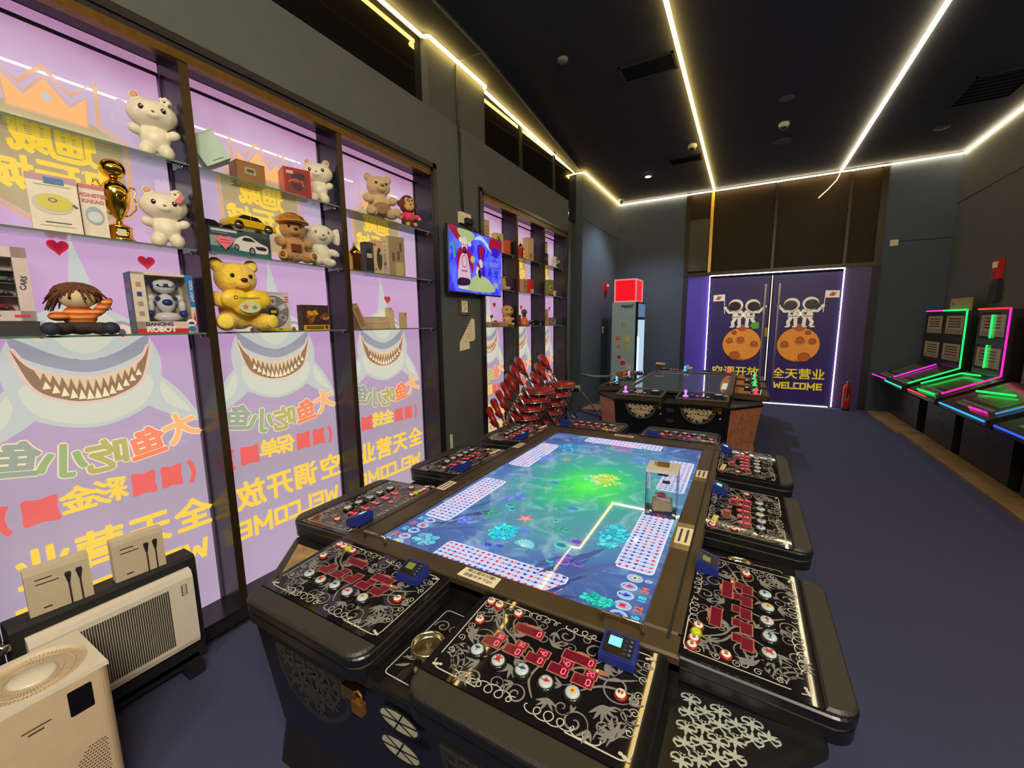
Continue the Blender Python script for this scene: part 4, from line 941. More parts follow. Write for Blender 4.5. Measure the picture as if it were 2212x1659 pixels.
# ------------------------------------------------------------------ heater, cable boxes, air purifier
def heater():
    t = thing('convector_heater', 'white slatted convector heater standing in front of the first poster', 'heater', (0, 0, 0))
    y0, y1, z0, z1 = .27, .735, .15, .485
    pr = [(-2.0, z0), (-1.995, z0+.02), (-1.995, z1-.03), (-2.003, z1-.008), (-2.022, z1), (-2.03, z1), (-2.03, z0)]
    YM = Matrix(((1,0,0,0),(0,0,1,0),(0,1,0,0),(0,0,0,1)))
    m = MB(YM); m.prism(pr[::-1], y0, y1); m.build('front_shell', M('warm_white_plastic', c(224, 214, 198), .35, noise=.03), t)
    b = MB(YM); b.prism([(-2.03, .06), (-2.03, z1+.03), (-2.045, z1+.042), (-2.125, z1+.042), (-2.14, z1+.02), (-2.14, .06)][::-1], y0-.03, y1+.03); b.build('rear_body', 'blackm', t)
    s = MB()
    n = 40
    for k in range(n):
        y = y0+.10+(y1-.09-y0-.10)*k/(n-1); s.bb(-1.9955, -1.9935, y-.0022, y+.0022, z0+.035, z1-.05)
    s.build('grille', M('grille_shadow_brown', c(52, 46, 36), .7), t)
    l = MB(FX(-1.9945)); l.rect(y1-.045, y1-.041, .385, .43, 0); [l.rect(y1-.045, y1-.025, .385+k*.011, .388+k*.011, 0) for k in range(5)]; l.rect(y1-.028, y1-.025, .385, .43, 0); l.build('emblem', F(110, 104, 92), t)
    f = MB(); [f.bb(-2.15, -1.99, y-.03, y+.03, 0, .06) for y in (y0+.06, y1-.03)]; f.bb(-2.1, -2.03, y0, y1, .04, .08); f.builds('foot', 'blackm', t)
    MB().lathe([(.02, 0), (.02, .03)], (-2.04, y0-.06, z1-.01), 12, 0, True, RX(-PI/2)).build('knob', 'chrome', t)
heater()
def cablebox(label, y, rz):
    t = thing('cable_box', label, 'box', (-2.072, y, .5275), rz)
    MB().bb(-.02, .02, -.078, .078, 0, .165).build('carton', M('cable_card', c(200, 184, 156), .6, noise=.04), t)
    MB().bb(-.0205, .0205, -.0785, .0785, .145, .166).build('lid', M('cable_lid', c(214, 200, 172), .6, noise=.04), t)
    m = MB(FX(.0208)); lines(m, -.055, -.015, (.125,), 0, 0, .004); lines(m, -.055, 0, (.108,), 0, 0, .0035); lines(m, -.045, -.025, (.02,), 0, 0, .005)
    for a, b in ((.022, .115), (.05, .118)):
        m.ribbon([(a, .0), (a, b-.03)], .005, 0, 0); m.flat([(a-.003, b-.035), (a+.003, b-.035), (a+.009, b), (a-.009, b)], .0003, 1); m.rect(a-.007, a+.007, b, b+.006, .0003, 0)
    m.build('front_print', [F(56, 44, 40), F(30, 34, 40)], t)
cablebox('brown cable carton on the heater, farther from the corner post', .375, -.1)
cablebox('brown cable carton on the heater, nearer the corner post', .595, -.06)
def purifier():
    t = thing('air_purifier', 'tall cream air purifier with a round fan grille on top', 'air purifier', (-1.735, .232, 0))
    h = .505; a = .128
    sm_ = M('purifier_body', c(218, 192, 156), .45, noise=.03)
    b = MB(); b.prism(rrect(-a, a, -a, a, .028, 6), .02, h, 0, 0); b.build('body', sm_, t)
    tp = M('purifier_top', c(222, 212, 190), .35, noise=.02)
    b = MB(); ring = rrect(-a, a, -a, a, .028, 6); n = 48
    sq = [(max(-a, min(a, a*1.42*math.cos(2*PI*i/n))), max(-a, min(a, a*1.42*math.sin(2*PI*i/n)))) for i in range(n)]
    inn = [(.112*math.cos(2*PI*i/n), .112*math.sin(2*PI*i/n)) for i in range(n)]
    vs = [(x, y, h) for x, y in sq]+[(x*.985, y*.985, h+.012) for x, y in sq]+[(x, y, h+.012) for x, y in inn]+[(x*.97, y*.97, h-.02) for x, y in inn]
    fs = []
    for k in range(3):
        for i in range(n): j = (i+1) % n; fs.append((k*n+i, k*n+j, (k+1)*n+j, (k+1)*n+i))
    b.add(vs, fs); b.build('top_rim', tp, t)
    g = MB(); g.disc(0, 0, .11, z=h-.016, n=40, mi=1)
    for k in range(72):
        an = 2*PI*k/72; g.add([(.048*math.cos(an-.02), .048*math.sin(an-.02), h+.006), (.109*math.cos(an+.12-.014), .109*math.sin(an+.12-.014), h+.003), (.109*math.cos(an+.12+.014), .109*math.sin(an+.12+.014), h+.003), (.048*math.cos(an+.02), .048*math.sin(an+.02), h+.006)], [(0,1,2,3)], 0)
    for r in (.06, .085): g.tube([(r*math.cos(2*PI*i/40), r*math.sin(2*PI*i/40), h+.004) for i in range(40)], .0016, 5, 0, True)
    g.build('fan_grille', [M('grille_cream', c(206, 190, 158), .5), M('grille_depth', c(84, 66, 44), .7)], t)
    MB().lathe([(.05, h-.01), (.05, h+.006), (.044, h+.011), (.001, h+.014)]).build('hub', tp, t)
    m = MB(FX(a+.0008)); m.prism(rrect(.035, .085, .405, .482, .004), -.001, .0004); m.build('display', M('black_gloss', c(14, 12, 12), .08, noise=0), t)
    m = MB(FX(a+.0008)); lines(m, -.055, 0, (.435,), 0, 0, .004); lines(m, -.045, -.015, (.423,), 0, 0, .005)
    m.build('marking', F(90, 70, 56), t)
    m = MB(FX(a+.0008))
    for r in range(26):
        for k in range(30):
            x = -.095+k*.0066+(.0033 if r % 2 else 0); z = .06+r*.009
            if x < .098 and (x+.1)*1.1 > (z-.06)*.9-.03 and z < .30-(0.1-x)*.9+.03: m.rect(x-.0022, x+.0022, z-.0018, z+.0018, 0, 0)
    m.build('perforation', F(92, 74, 56), t)
    MB().prism(rrect(-a+.01, a-.01, -a+.01, a-.01, .02), 0, .02).build('base', 'blackm', t)
purifier()

# ------------------------------------------------------------------ television, sockets, notices on the wall
def tv():
    t = thing('television', 'wall mounted television showing a bearded figure in red robes on blue', 'television', (XL+.075, 3.115, 2.025), 0)
    t.rotation_euler = (0, .03, .02)
    W, H = .425, .265
    b = MB(FX(0)); b.prism([(-W, -H), (W, -H), (W, H), (-W, H)], -.035, 0, 0, .004); b.build('housing', M('tv_black', c(16, 16, 18), .3), t)
    sc = M('tv_picture_blue', c(20, 20, 80), .12, noise=0, em=c(70, 70, 236), es=1.1); nt = sc.node_tree; bs = nt.nodes['Principled BSDF']
    tc = nt.nodes.new('ShaderNodeTexCoord'); n = nt.nodes.new('ShaderNodeTexNoise'); n.inputs['Scale'].default_value = 4.5; n.inputs['Distortion'].default_value = 1.5
    r = nt.nodes.new('ShaderNodeValToRGB'); r.color_ramp.elements[0].position = .35; r.color_ramp.elements[0].color = (*c(60, 40, 230), 1); r.color_ramp.elements[1].position = .65; r.color_ramp.elements[1].color = (*c(96, 120, 246), 1)
    nt.links.new(tc.outputs['Object'], n.inputs['Vector']); nt.links.new(n.outputs['Fac'], r.inputs['Fac']); nt.links.new(r.outputs['Color'], bs.inputs['Emission Color'])
    m = MB(FX(.0008)); m.rect(-W+.008, W-.008, -H+.012, H-.008, 0); m.build('screen', sc, t)
    pc = lambda n_, r_, g_, b_: E('tv_'+n_, c(r_, g_, b_), 1.0, .12)
    m = MB(FX(.0012))
    m.flat(sm([(-.417, .255), (-.30, .255), (-.21, .18), (-.23, .14), (-.33, .17), (-.417, .235)][::-1], 5), .0002, 0)          # sweeping red ribbon
    m.flat(sm([(-.30, .25), (-.12, .255), (-.05, .22), (-.16, .15), (-.26, .19)][::-1], 5), .0003, 1)
    m.flat(sm([(-.06, .20), (.06, .205), (.22, .13), (.2, .17), (.05, .245)], 5), .0003, 2)
    m.flat([(.20, .255), (.415, .255), (.415, .16), (.30, .08), (.18, .17)][::-1], .0004, 0); m.flat([(.25, .18), (.35, .175), (.345, .09), (.245, .10)][::-1], .0006, 3)
    m.flat(sm([(.0, .16), (.10, .16), (.12, .10), (.06, .02), (-.0, .06)][::-1], 5), .0004, 3); m.flat(sm([(.02, .15), (.09, .15), (.07, .06), (.03, .07)][::-1], 5), .0006, 0)
    m.flat(sm([(-.29, .09), (-.14, .10), (-.07, -.01), (-.09, -.09), (-.13, -.02), (-.27, -.02), (-.31, -.08)][::-1], 5), .0005, 0)   # robe
    m.flat(sm([(-.25, .05), (-.17, .06), (-.13, -.05), (-.12, -.16), (-.28, -.18), (-.29, -.06)][::-1], 5), .0007, 4)
    m.ribbon(arc(-.205, .0, .035, .05, 0, 6.28, 20), .008, .0009, 5); m.ribbon([(-.25, -.08), (-.16, -.075)], .012, .0009, 5)
    m.disc(-.205, .125, .042, .05, .0009, 4); m.flat(sm([(-.245, .14), (-.165, .145), (-.19, .195), (-.215, .195)][::-1], 4), .001, 6); m.disc(-.26, .165, .026, .022, .0008, 6); m.disc(-.13, .15, .026, .022, .0008, 6)
    m.disc(-.203, .09, .03, .03, .0011, 7); m.disc(-.203, .098, .014, .012, .0013, 0); [m.disc(-.205+q*.017, .133, .008, .004, .0011, 7) for q in (-1, 1)]
    m.flat(sm([(-.40, .12), (-.35, .13), (-.34, .11), (-.33, .02), (-.36, .02), (-.37, .09)][::-1], 4), .0006, 8)
    m.flat(sm([(-.30, -.20), (-.14, -.19), (-.13, -.14), (-.28, -.14)], 4), .001, 7); m.rect(-.29, -.15, -.225, -.195, .0009, 6)
    m.flat(sm([(-.24, -.23), (.28, -.225), (.22, -.14), (.06, -.09), (-.06, -.11), (-.16, -.18)], 5), .0006, 1)
    for a, b, k in ((.02, -.03, 0), (.08, -.02, 3), (.05, .01, 6), (.0, -.06, 6), (.09, -.07, 3), (.03, -.08, 7)): m.disc(a, b, .028, .04, .0009+.0001*k, k, 10, a*9)
    for k in range(4): m.ribbon(arc(.22+.04*k, .025, .014, .018, 0, 6.28, 10), .005, .0009, 1)
    m.text('小奖', .27, -.075, .10, .001, 9, .03); m.text('大奖', .30, .13, .085, .001, 9, .03); m.text('188', .30, -.165, .07, .0011, 1, .03)
    m.disc(-.08, .03, .035, .03, .0007, 1)
    m.build('picture', [pc('red', 150, 24, 50), pc('sage', 160, 176, 120), pc('ice', 170, 200, 240), pc('indigo', 60, 20, 200), pc('peach', 206, 170, 190), pc('brown', 140, 80, 80), pc('cream', 206, 190, 176), pc('dark', 40, 26, 60), pc('green', 60, 150, 140), pc('blue', 20, 40, 200)], t)
    MB(FX(-.06)).bb(-.12, .12, -.1, .1, -.02, .025).build('bracket', 'blackm', t)
    m = MB(FX(.001)); m.rect(-.02, .02, -H+.002, -H+.008, 0); m.build('badge', F(120, 120, 124), t)
tv()
def socket(label, x, y, z, face_m, plug=True):
    t = thing('power_socket', label, 'socket', (x, y, z), face_m)
    MB().bb(0, .03, -.075, .075, -.045, .045).build('plate', 'cream', t)
    m = MB(); m.bb(.03, .033, -.06, -.035, .01, .03); m.bb(.03, .033, .035, .06, .01, .03); m.builds('switch', 'white', t)
    if plug:
        for k in (-.005, .045): MB().bb(.03, .065, k-.022, k+.022, -.045, -.0).build('plug', 'blackm', t)
socket('cream double socket with black plugs above the television', XL, 3.02, 2.395, 0)
socket('low cream double socket on the pillar beside the chair stacks', -2.50, 6.65, .40, -PI/2, True)
tag(MB().tube([(XL+.012, 3.0, 2.44), (XL+.012, 2.98, 3.12)], .011, 8).build('conduit', M('wall_conduit', c(44, 44, 42), .5)), 'dark vertical conduit running up the wall from the double socket', 'pipe')
tag(MB().tube([(XU+.012, 3.37, 3.13), (XU+.012, 3.37, 3.85)], .011, 8).build('conduit', M('wall_conduit', c(44, 44, 42), .5)), 'dark conduit on the upper wall between the two high windows', 'pipe')
tag(MB().tube([(XL+.04, 3.03, 2.36), (XL+.05, 3.05, 2.32), (XL+.04, 3.1, 2.26)], .006).tube([(XL+.04, 3.07, 2.36), (XL+.055, 3.10, 2.32), (XL+.04, 3.2, 2.28)], .006).build('hanging_cords', 'blackm'), 'black cords hanging from the socket behind the television', 'cord')
t = thing('framed_notice', 'small framed card below the television', 'notice', (XL, 2.99, 1.655))
MB(FX(0)).prism([(-.075, -.07), (.075, -.07), (.075, .065), (-.075, .065)], 0, .012).build('frame', M('frame_brown', c(66, 54, 40), .4), t)
m = MB(FX(.0125)); m.ribbon([(-.07, -.065), (.07, -.065), (.07, .06), (-.07, .06)], .004, 0, 1, True); m.rect(-.045, .045, -.05, .05, 0, 0); m.ribbon([(-.02, -.04), (.02, -.01), (-.02, .01), (.02, .04)], .008, .0005, 2); m.build('card', ['paper', F(190, 170, 130), F(110, 92, 60)], t)
m = MB(FX(XL+.004)); m.prism([(2.915, 1.345), (3.12, 1.35), (3.15, 1.375), (3.145, 1.545), (3.10, 1.555)], 0, .002, 0); m.prism([(2.91, 1.27), (3.06, 1.285), (3.055, 1.345), (2.915, 1.345)], 0, .003, 0)
for k in range(7): m.ribbon([(3.02+.0, 1.37+k*.022-.0), (3.03+.07, 1.376+k*.022)], .004, .003, 1)
tag(m.build('paper_notice', ['paper', F(170, 150, 116)]), 'torn handwritten paper notice taped to the wall below the framed card', 'notice')
tag(MB().bb(XL, XL+.01, 2.74, 2.765, .35, .56).build('cover_strip', M('cream_label', c(220, 210, 180), .5)), 'thin cream cover strip low on the wall below the television', 'strip')

# ------------------------------------------------------------------ folding chairs in two stacks
def chair_proto():
    t = thing('folding_chair', 'x', 'chair')
    red = M('red_vinyl', c(168, 34, 34), .35, noise=.1, ns=20, bump=.05); K['redv'] = red
    s = MB().lathe([(.17, .43), (.19, .44), (.195, .455), (.18, .475), (.12, .485), (.001, .487)], (0, 0, 0), 28); s.build('seat', red, t)
    MB().tube([(.19*math.cos(k*PI/14), .19*math.sin(k*PI/14), .433) for k in range(28)], .011, 8, 0, True).build('seat_ring', 'chrome', t)
    # back: padded arc; the chair faces +y, its back is towards -y
    pts = [(-.17, -.17, .66), (-.165, -.20, .74), (-.12, -.225, .79), (0, -.235, .805), (.12, -.225, .79), (.165, -.20, .74), (.17, -.17, .66)]
    MB().tube(pts, [.02, .03, .036, .038, .036, .03, .02], 10).build('backrest', red, t)
    for q in (-1, 1):
        MB().tube([(q*.17, -.165, .68), (q*.185, -.05, .46), (q*.19, .06, .25), (q*.195, .20, .012)], .0115, 8).build('leg', 'chrome', t)
        MB().tube([(q*.155, .10, .43), (q*.16, .0, .30), (q*.165, -.20, .012)], .0115, 8).build('leg', 'chrome', t)
    m = MB(); m.tube([(-.195, .19, .03), (.195, .19, .03)], .009); m.tube([(-.165, -.19, .03), (.165, -.19, .03)], .009); m.tube([(-.17, -.165, .66), (-.10, -.205, .67), (0, -.215, .672), (.10, -.205, .67), (.17, -.165, .66)], .01); m.builds('cross_bar', 'chrome', t)
    return t
ch0 = chair_proto(); used = False
ORD = ['lowest', 'second lowest', 'third from the bottom', 'middle', 'third from the top', 'second from the top', 'topmost']
f1 = (.030, .040)
def lean(x, y, n, dz, rz, labs, group):
    stack_pos = [(x-f1[0]*(n-1-k), y-f1[1]*(n-1-k), dz*k) for k in range(n)]
    global used
    for k, p in enumerate(stack_pos):
        t = ch0 if not used else dup(ch0)
        used = True; t.scale = (.86, .86, .86)
        t.location = p; t.rotation_euler = (0, 0, rz); t['label'] = labs[k]; t['group'] = group
lean(-1.74, 3.58, 7, .078, -.95, ['red folding chair, '+o_+' of the chair stack nearer the television' for o_ in ORD], 'chairs in the nearer stack')
O6 = ['lowest', 'second lowest', 'third from the bottom', 'third from the top', 'second from the top', 'topmost']
lean(-1.72, 4.08, 6, .092, -.95, ['red folding chair, '+o_+' of the chair stack nearer the pillar' for o_ in O6], 'chairs in the farther stack')

# ------------------------------------------------------------------ drinks fridge and lightbox
def fridge():
    t = thing('drinks_fridge', 'tall drinks fridge with food stickers in the far corner', 'fridge', (-1.97, 7.95, 0))
    wx, wy, h = .22, .30, 1.87
    MB().bb(-wx, wx-.01, -wy, wy, .05, h).build('cabinet', M('fridge_grey_blue', c(166, 190, 196), .4, noise=.04), t)
    MB().bb(-wx+.02, wx-.03, -wy+.02, wy-.02, 0, .05).build('base', 'blackm', t)
    MB().bb(wx-.01, wx+.03, -wy, wy, .06, h).build('door', M('fridge_door', c(28, 30, 34), .25), t)
    d = MB().bb(wx+.03, wx+.034, -wy+.03, wy-.03, .12, 1.55).build('door_glass', E('fridge_light', c(190, 215, 235), .9, .1), t)
    MB().bb(wx+.03, wx+.06, -wy+.0, -wy+.03, .55, 1.25).build('handle', E('fridge_edge_light', c(200, 225, 250), 1.4), t)
    MB().bb(wx+.03, wx+.035, -wy+.03, wy-.03, 1.60, 1.84).build('header_sign', E('fridge_header', c(120, 150, 200), .5), t)
    m = MB(FY(-wy-.001)); m.text("MAXX'", .06, 1.79, .075, 0, 0, .05); m.build('lettering', F(40, 44, 50), t)
    for k, (x, z, col, r) in enumerate(((-.0, 1.47, (150, 180, 120), .06), (-.10, 1.22, (206, 130, 100), .055), (.07, 1.20, (206, 200, 110), .06), (-.08, 1.06, (196, 140, 110), .05), (.08, 1.06, (176, 196, 120), .055), (-.07, .87, (190, 30, 40), .04), (.0, .76, (206, 50, 50), .05), (.11, .68, (206, 210, 190), .055), (-.06, .55, (206, 90, 70), .06), (.05, .56, (222, 150, 80), .065))):
        m = MB(FY(-wy-.0012)); m.star(x, z, r*1.4, 0, 0, 6, .8, k); m.disc(x, z, r*1.0, r*.9, .0006, 1, 14); m.disc(x+r*.15, z+r*.1, r*.45, r*.4, .0012, 2, 10)
        m.build('sticker', [F(196, 206, 200), F(*col), F(*[min(255, int(v*1.15)) for v in col])], t)
    b = thing('lightbox', 'glowing red lightbox cube on top of the drinks fridge', 'light box', (-1.96, 7.92, h))
    MB().bb(-.19, .19, -.25, .25, .02, .40).build('panel', E('red_glow', c(216, 14, 30), 1.25, .3), b)
    f = MB()
    for x in (-.19, .19):
        for y in (-.25, .25): f.bb(x-.012, x+.012, y-.012, y+.012, 0, .41)
    for z in (.012, .40):
        for x in (-.19, .19): f.bb(x-.012, x+.012, -.25, .25, z-.012, z+.012)
        for y in (-.25, .25): f.bb(-.19, .19, y-.012, y+.012, z-.012, z+.012)
    f.build('frame', M('pink_white_frame', c(236, 170, 170), .4, em=c(236, 150, 150), es=.35), b)
fridge()
# small wall devices
def alarm(label, x, y, z, sg, hh=.25, ww=.16, col='red'):
    t = thing('fire_alarm', label, 'alarm', (x, y, z), 0 if sg > 0 else PI)
    MB(FX(0)).prism(rrect(-ww/2, ww/2, -hh/2, hh/2, .02), 0, .05, 0, .008).build('housing', col, t)
    MB(FX(.0505)).bb(-ww*.36, ww*.36, .02, hh*.36, 0, .004).build('label_plate', 'paper', t)
    MB(FX(.05)).ell((0, -hh*.2, 0), (.03, .03, .015)).build('sounder', M('alarm_dark_red', c(130, 16, 22), .3), t)
alarm('red fire alarm box high on the wall above the neon machines', XR, 7.29, 2.08, -1)
alarm('small red and white call point on the wall near the drinks fridge', XC, 7.95, 2.17, 1, .18, .12)
tag(MB().bb(XR-.05, XR, 7.18, 7.36, 1.70, 1.93).build('junction_box', 'blackm'), 'black box on the wall right below the red fire alarm', 'box')
t = thing('light_switch', 'white switch on the wall beside the drinks fridge', 'switch', (XC, 7.85, 1.37)); MB().bb(0, .012, -.045, .045, -.06, .06).build('plate', 'white', t); MB().bb(.012, .02, -.02, .02, -.03, .03).build('rocker', M('grey_plastic', c(120, 118, 114), .5), t)
t = thing('wall_panel', 'cream square plate high on the wall right of the doors', 'plate', (1.93, YB, 2.69)); MB().bb(-.05, .05, -.012, 0, -.045, .045).build('plate', 'cream', t)
tag(MB().tube([(-2.42, 6.75, .62), (-2.2, 6.7, .60), (-1.9, 6.5, .64), (-1.75, 6.2, .72)], .02, 8).build('cable_hose', M('grey_hose', c(150, 160, 150), .5)), 'pale hose sagging from the wall to the second game table', 'hose')
tag(MB().tube([(-2.42, 6.75, .30), (-2.0, 6.4, .02), (-1.7, 5.9, .02)], .012, 8).build('floor_cable', M('tan_cord', c(150, 130, 96), .5)), 'tan cord running along the floor beside the pillar', 'cord')
def extinguisher(label, x, y, z=0):
    t = thing('fire_extinguisher', label, 'fire extinguisher', (x, y, z))
    MB().lathe([(.06, .0), (.066, .02), (.066, .34), (.05, .39), (.022, .41)], (0,0,.03)).build('cylinder', 'red', t)
    MB().cyl((0, 0, 0), .066, .04).build('base', 'blackm', t)
    m = MB().cyl((0, 0, .43), .018, .05); m.box((.03, 0, .49), (.09, .02, .012)); m.box((.03, 0, .468), (.08, .02, .01)); m.build('valve', 'steel', t)
    MB().tube([(0, -.02, .46), (0, -.07, .45), (0, -.085, .36), (0, -.08, .22)], .01).build('hose', 'blackm', t)
    MB(FY(-.067)).bb(-.035, .035, .16, .28, -.012, .001).build('label', M('extinguisher_label', c(150, 90, 84), .5), t)
    return t
extinguisher('red fire extinguisher standing on the floor right of the doors', 1.52, 8.66).scale = (.82, .82, 1.02)

# ------------------------------------------------------------------ fish game tables
TZ = .672                                                     # height of the glass
scroll_w = M('scroll_silver', c(196, 194, 184), .35, noise=.08); scroll_g = M('scroll_grey', c(126, 126, 124), .4, noise=.1)
panel_black = M('panel_black_print', c(24, 22, 23), .03, noise=0, spec=.5)
disp_off = M('led_window_dark_red', c(96, 20, 34), .2, noise=.05, em=c(120, 16, 40), es=.25)
disp_edge = M('led_window_edge', c(176, 110, 92), .4, noise=0)
seg_on = E('red_segments', (1.0, .06, .10), 4.0)
def spiral(cx, cy, r0, r1, a0, turns, n=26):
    return [(cx+(r0+(r1-r0)*i/n)*math.cos(a0+turns*2*PI*i/n), cy+(r0+(r1-r0)*i/n)*math.sin(a0+turns*2*PI*i/n)) for i in range(n+1)]
def taper(n, w0, w1=.0004): return [w1+(w0-w1)*math.sin(PI*min(1, (i+.5)/n))**.6 for i in range(n)]
def leaf(m, x, y, L, a, wd, z, mi, bend=.3):
    ca, sa = math.cos(a), math.sin(a); up = []; dn = []
    for i in range(9):
        t = i/8; u = L*t; v = bend*L*t*t; h = wd*math.sin(PI*t)**.8*(1-.35*t)
        for lst, q in ((up, 1), (dn, -1)): lst.append((x+u*ca-(v+q*h)*sa, y+u*sa+(v+q*h)*ca))
    m.flat(dn+up[::-1][1:-1], z, mi)
def loops(m, x0, x1, y, r, n, z, mi, wd=.0025):
    P = []
    for i in range(n*14+1):
        t = i/(n*14)*n*2*PI; k = 1-.45*abs(2*i/(n*14)-1)
        P.append((x0+(x1-x0)*i/(n*14)-r*k*1.25*math.sin(t), y+r*k*math.cos(t)))
    m.ribbon(P, wd, z, mi)
PW, PD = .264, .305                                            # half width, depth of the printed plate
def scroll_print():
    """silver swirls and leaves over the black plate; x across the panel, y from the player (-PD) to the table (0)"""
    m = MB(); x0, x1, y0, y1 = -PW+.022, PW-.022, -PD+.018, -.016
    fr = rrect(x0, x1, y0, y1, .022, 6)
    cut = lambda p: abs(p[0]) > .085 or abs(p[1]-(y0+y1)/2) < (y1-y0)/2-.004
    run = []
    for i in range(len(fr)):
        a, b = fr[i], fr[(i+1) % len(fr)]
        for k in range(12):
            p = (a[0]+(b[0]-a[0])*k/12, a[1]+(b[1]-a[1])*k/12)
            if cut(p): run.append(p)
            elif len(run) > 1: m.ribbon(run, .0032, .0003, 0); run = []
            else: run = []
    if len(run) > 1: m.ribbon(run, .0032, .0003, 0)
    for q in (-1, 1):
        loops(m, q*.015, q*.12, y0+.012, .014, 4, .0005, 0); loops(m, q*.12, q*.18, y0+.01, .011, 2, .0005, 0)
        loops(m, q*.01, q*.11, y1-.008, .011, 4, .0005, 0)
        m.ribbon(spiral(q*.128, y1-.012, .003, .014, 0, q*1.4), .002, .0005, 0)
        loops(m, q*(PW-.045), q*(PW-.045)+.0001, (y0+y1)/2, .01, 1, .0005, 0)
        for k in range(5):
            yy = y0+.06+k*.045; m.ribbon(spiral(q*(PW-.037), yy, .002, .011, k, q*1.3), .002, .0005, 0)
        for sy, yb_ in ((1, y0), (-1, y1)):
            X = q*(PW-.022)
            for r_, a in ((.05, 0), (.064, .1), (.036, -.1)):
                pts = arc(X-q*.012, yb_+sy*.012, r_, r_, (PI/2 if q > 0 else 0) if sy > 0 else (PI if q > 0 else 1.5*PI), (PI if q > 0 else PI/2) if sy > 0 else (1.5*PI if q > 0 else 2*PI), 10)
                m.ribbon(pts, taper(11, .005), .0004, 1)
            for k in range(3): m.disc(X-q*(.004+.008*k), yb_+sy*(.006+.003*k), .005, .004, .0006, 0, 8)
    rnd = random.Random(3)
    for (cx, cy, r, a, q) in ((-.17, -.16, .035, .4, 1), (-.10, -.07, .04, 2.6, -1), (.02, -.05, .028, 1, 1), (.10, -.07, .035, .3, -1), (.18, -.14, .04, 3.4, 1), (.19, -.21, .03, 1.3, -1), (-.19, -.24, .03, 5, 1), (-.05, -.15, .03, 2, 1), (.06, -.16, .03, .8, -1), (-.02, -.26, .025, 0, 1), (.12, -.26, .03, 2.2, -1), (-.13, -.27, .022, 1, 1), (.15, -.04, .02, 2, 1), (-.20, -.09, .026, 3, -1)):
        n = 26; P = spiral(cx, cy, .004, r, a, q*1.35, n); m.ribbon(P, taper(n+1, .0048, .0012), .0004, 1)
        e = P[-1]; d = math.atan2(P[-1][1]-P[-2][1], P[-1][0]-P[-2][0])
        for k in range(3): leaf(m, e[0], e[1], .024+.010*rnd.random(), d+(k-1)*.6, .0042, .0005+.0001*k, 1, .35*q)
    for (cx, cy, r, a, q) in ((-.155, -.045, .02, 2.2, 1), (-.03, -.085, .018, 4, -1), (.045, -.085, .016, 1, 1), (.21, -.06, .022, 2, -1), (.175, -.245, .02, .5, -1), (-.16, -.20, .018, 4.4, 1), (-.075, -.255, .018, 1.5, -1), (.085, -.24, .02, 5, 1), (-.215, -.22, .016, 3, -1), (.215, -.19, .018, 4, 1), (-.05, -.05, .014, 0, 1), (.075, -.04, .014, 3, -1), (.035, -.20, .016, 2, 1), (-.115, -.10, .014, 1, -1), (.155, -.10, .016, 5, 1)):
        n = 20; P = spiral(cx, cy, .002, r, a, q*1.2, n); m.ribbon(P, taper(n+1, .0032, .0008), .0004, 1)
        e = P[-1]; d = math.atan2(P[-1][1]-P[-2][1], P[-1][0]-P[-2][0])
        for k in range(2): leaf(m, e[0], e[1], .018, d+(k-.5)*.7, .0032, .0005+.0001*k, 1, .3*q)
    for (x, y, a, s) in ((-.215, -.17, .6, 1.1), (-.06, -.20, 4.2, 1), (.205, -.255, 2.2, 1.2), (.16, -.195, 5.2, 1.1), (-.14, -.225, 3.5, 1), (.0, -.10, 1.2, .9), (.135, -.10, .2, 1), (-.21, -.045, 5.6, .8), (.05, -.235, 4.8, .9), (-.09, -.115, 2.0, .9)):
        for k in range(5): leaf(m, x, y, (.040-.004*abs(k-2))*s, a+(k-2)*.42, .0048*s, .0006+.0001*k, 1, .25*(1 if k > 2 else -1))
    for (pts, wd) in (([(-.20, -.04), (-.165, -.10), (-.11, -.14), (-.13, -.20)], .007), ([(-.185, -.035), (-.14, -.10), (-.09, -.13), (-.06, -.19)], .006), ([(.215, -.10), (.15, -.13), (.09, -.125), (.05, -.16)], .007), ([(.22, -.14), (.15, -.15), (.10, -.19)], .006), ([(.0, -.155), (-.01, -.21), (.02, -.255)], .006)):
        P = sm(pts, 8, False); m.ribbon(P, taper(len(P), wd, .001), .0005, 1)
    return m
SCROLL = scroll_print().build('scroll_print', [scroll_w, scroll_g]); COL.objects.unlink(SCROLL)
SEG = {'0': 'abcdef', '1': 'bc', '2': 'abged', '3': 'abgcd', '4': 'fgbc', '5': 'afgcd', '8': 'abcdefg'}
def digit(m, ch, x, y, s, z, mi):
    h, t = s, s*.16; w_ = s*.55
    for q in SEG[ch]:
        if q in 'agd': yy = {'a': h/2, 'g': 0, 'd': -h/2}[q]; m.rect(x-w_/2+t*.4, x+w_/2-t*.4, y+yy-t/2, y+yy+t/2, z, mi)
        else: xx = w_/2 if q in 'bc' else -w_/2; yy = h/4 if q in 'bf' else -h/4; m.rect(x+xx-t/2, x+xx+t/2, y+yy-h/4+t*.35, y+yy+h/4-t*.35, z, mi)
def button(name, x, y, r, cap, ring, deco, parent):
    b = MB().lathe([(r*1.32, 0), (r*1.36, r*.18), (r*1.2, r*.5), (r*1.02, r*.6)], (x, y, 0), 18, 1).lathe([(r, r*.3), (r, r*.72), (r*.92, r*.86), (r*.6, r*.92), (.001, r*.94)], (x, y, 0), 18, 0)
    if deco: deco(b, x, y, r*.965)
    return b.build(name, [cap, ring, F(40, 60, 120), F(190, 40, 44), F(226, 190, 60)], parent)
bigcap = M('button_pale_blue', c(186, 204, 210), .25, noise=.02); bigring = M('button_chrome_black', c(70, 68, 66), .15, metal=.8, noise=.03)
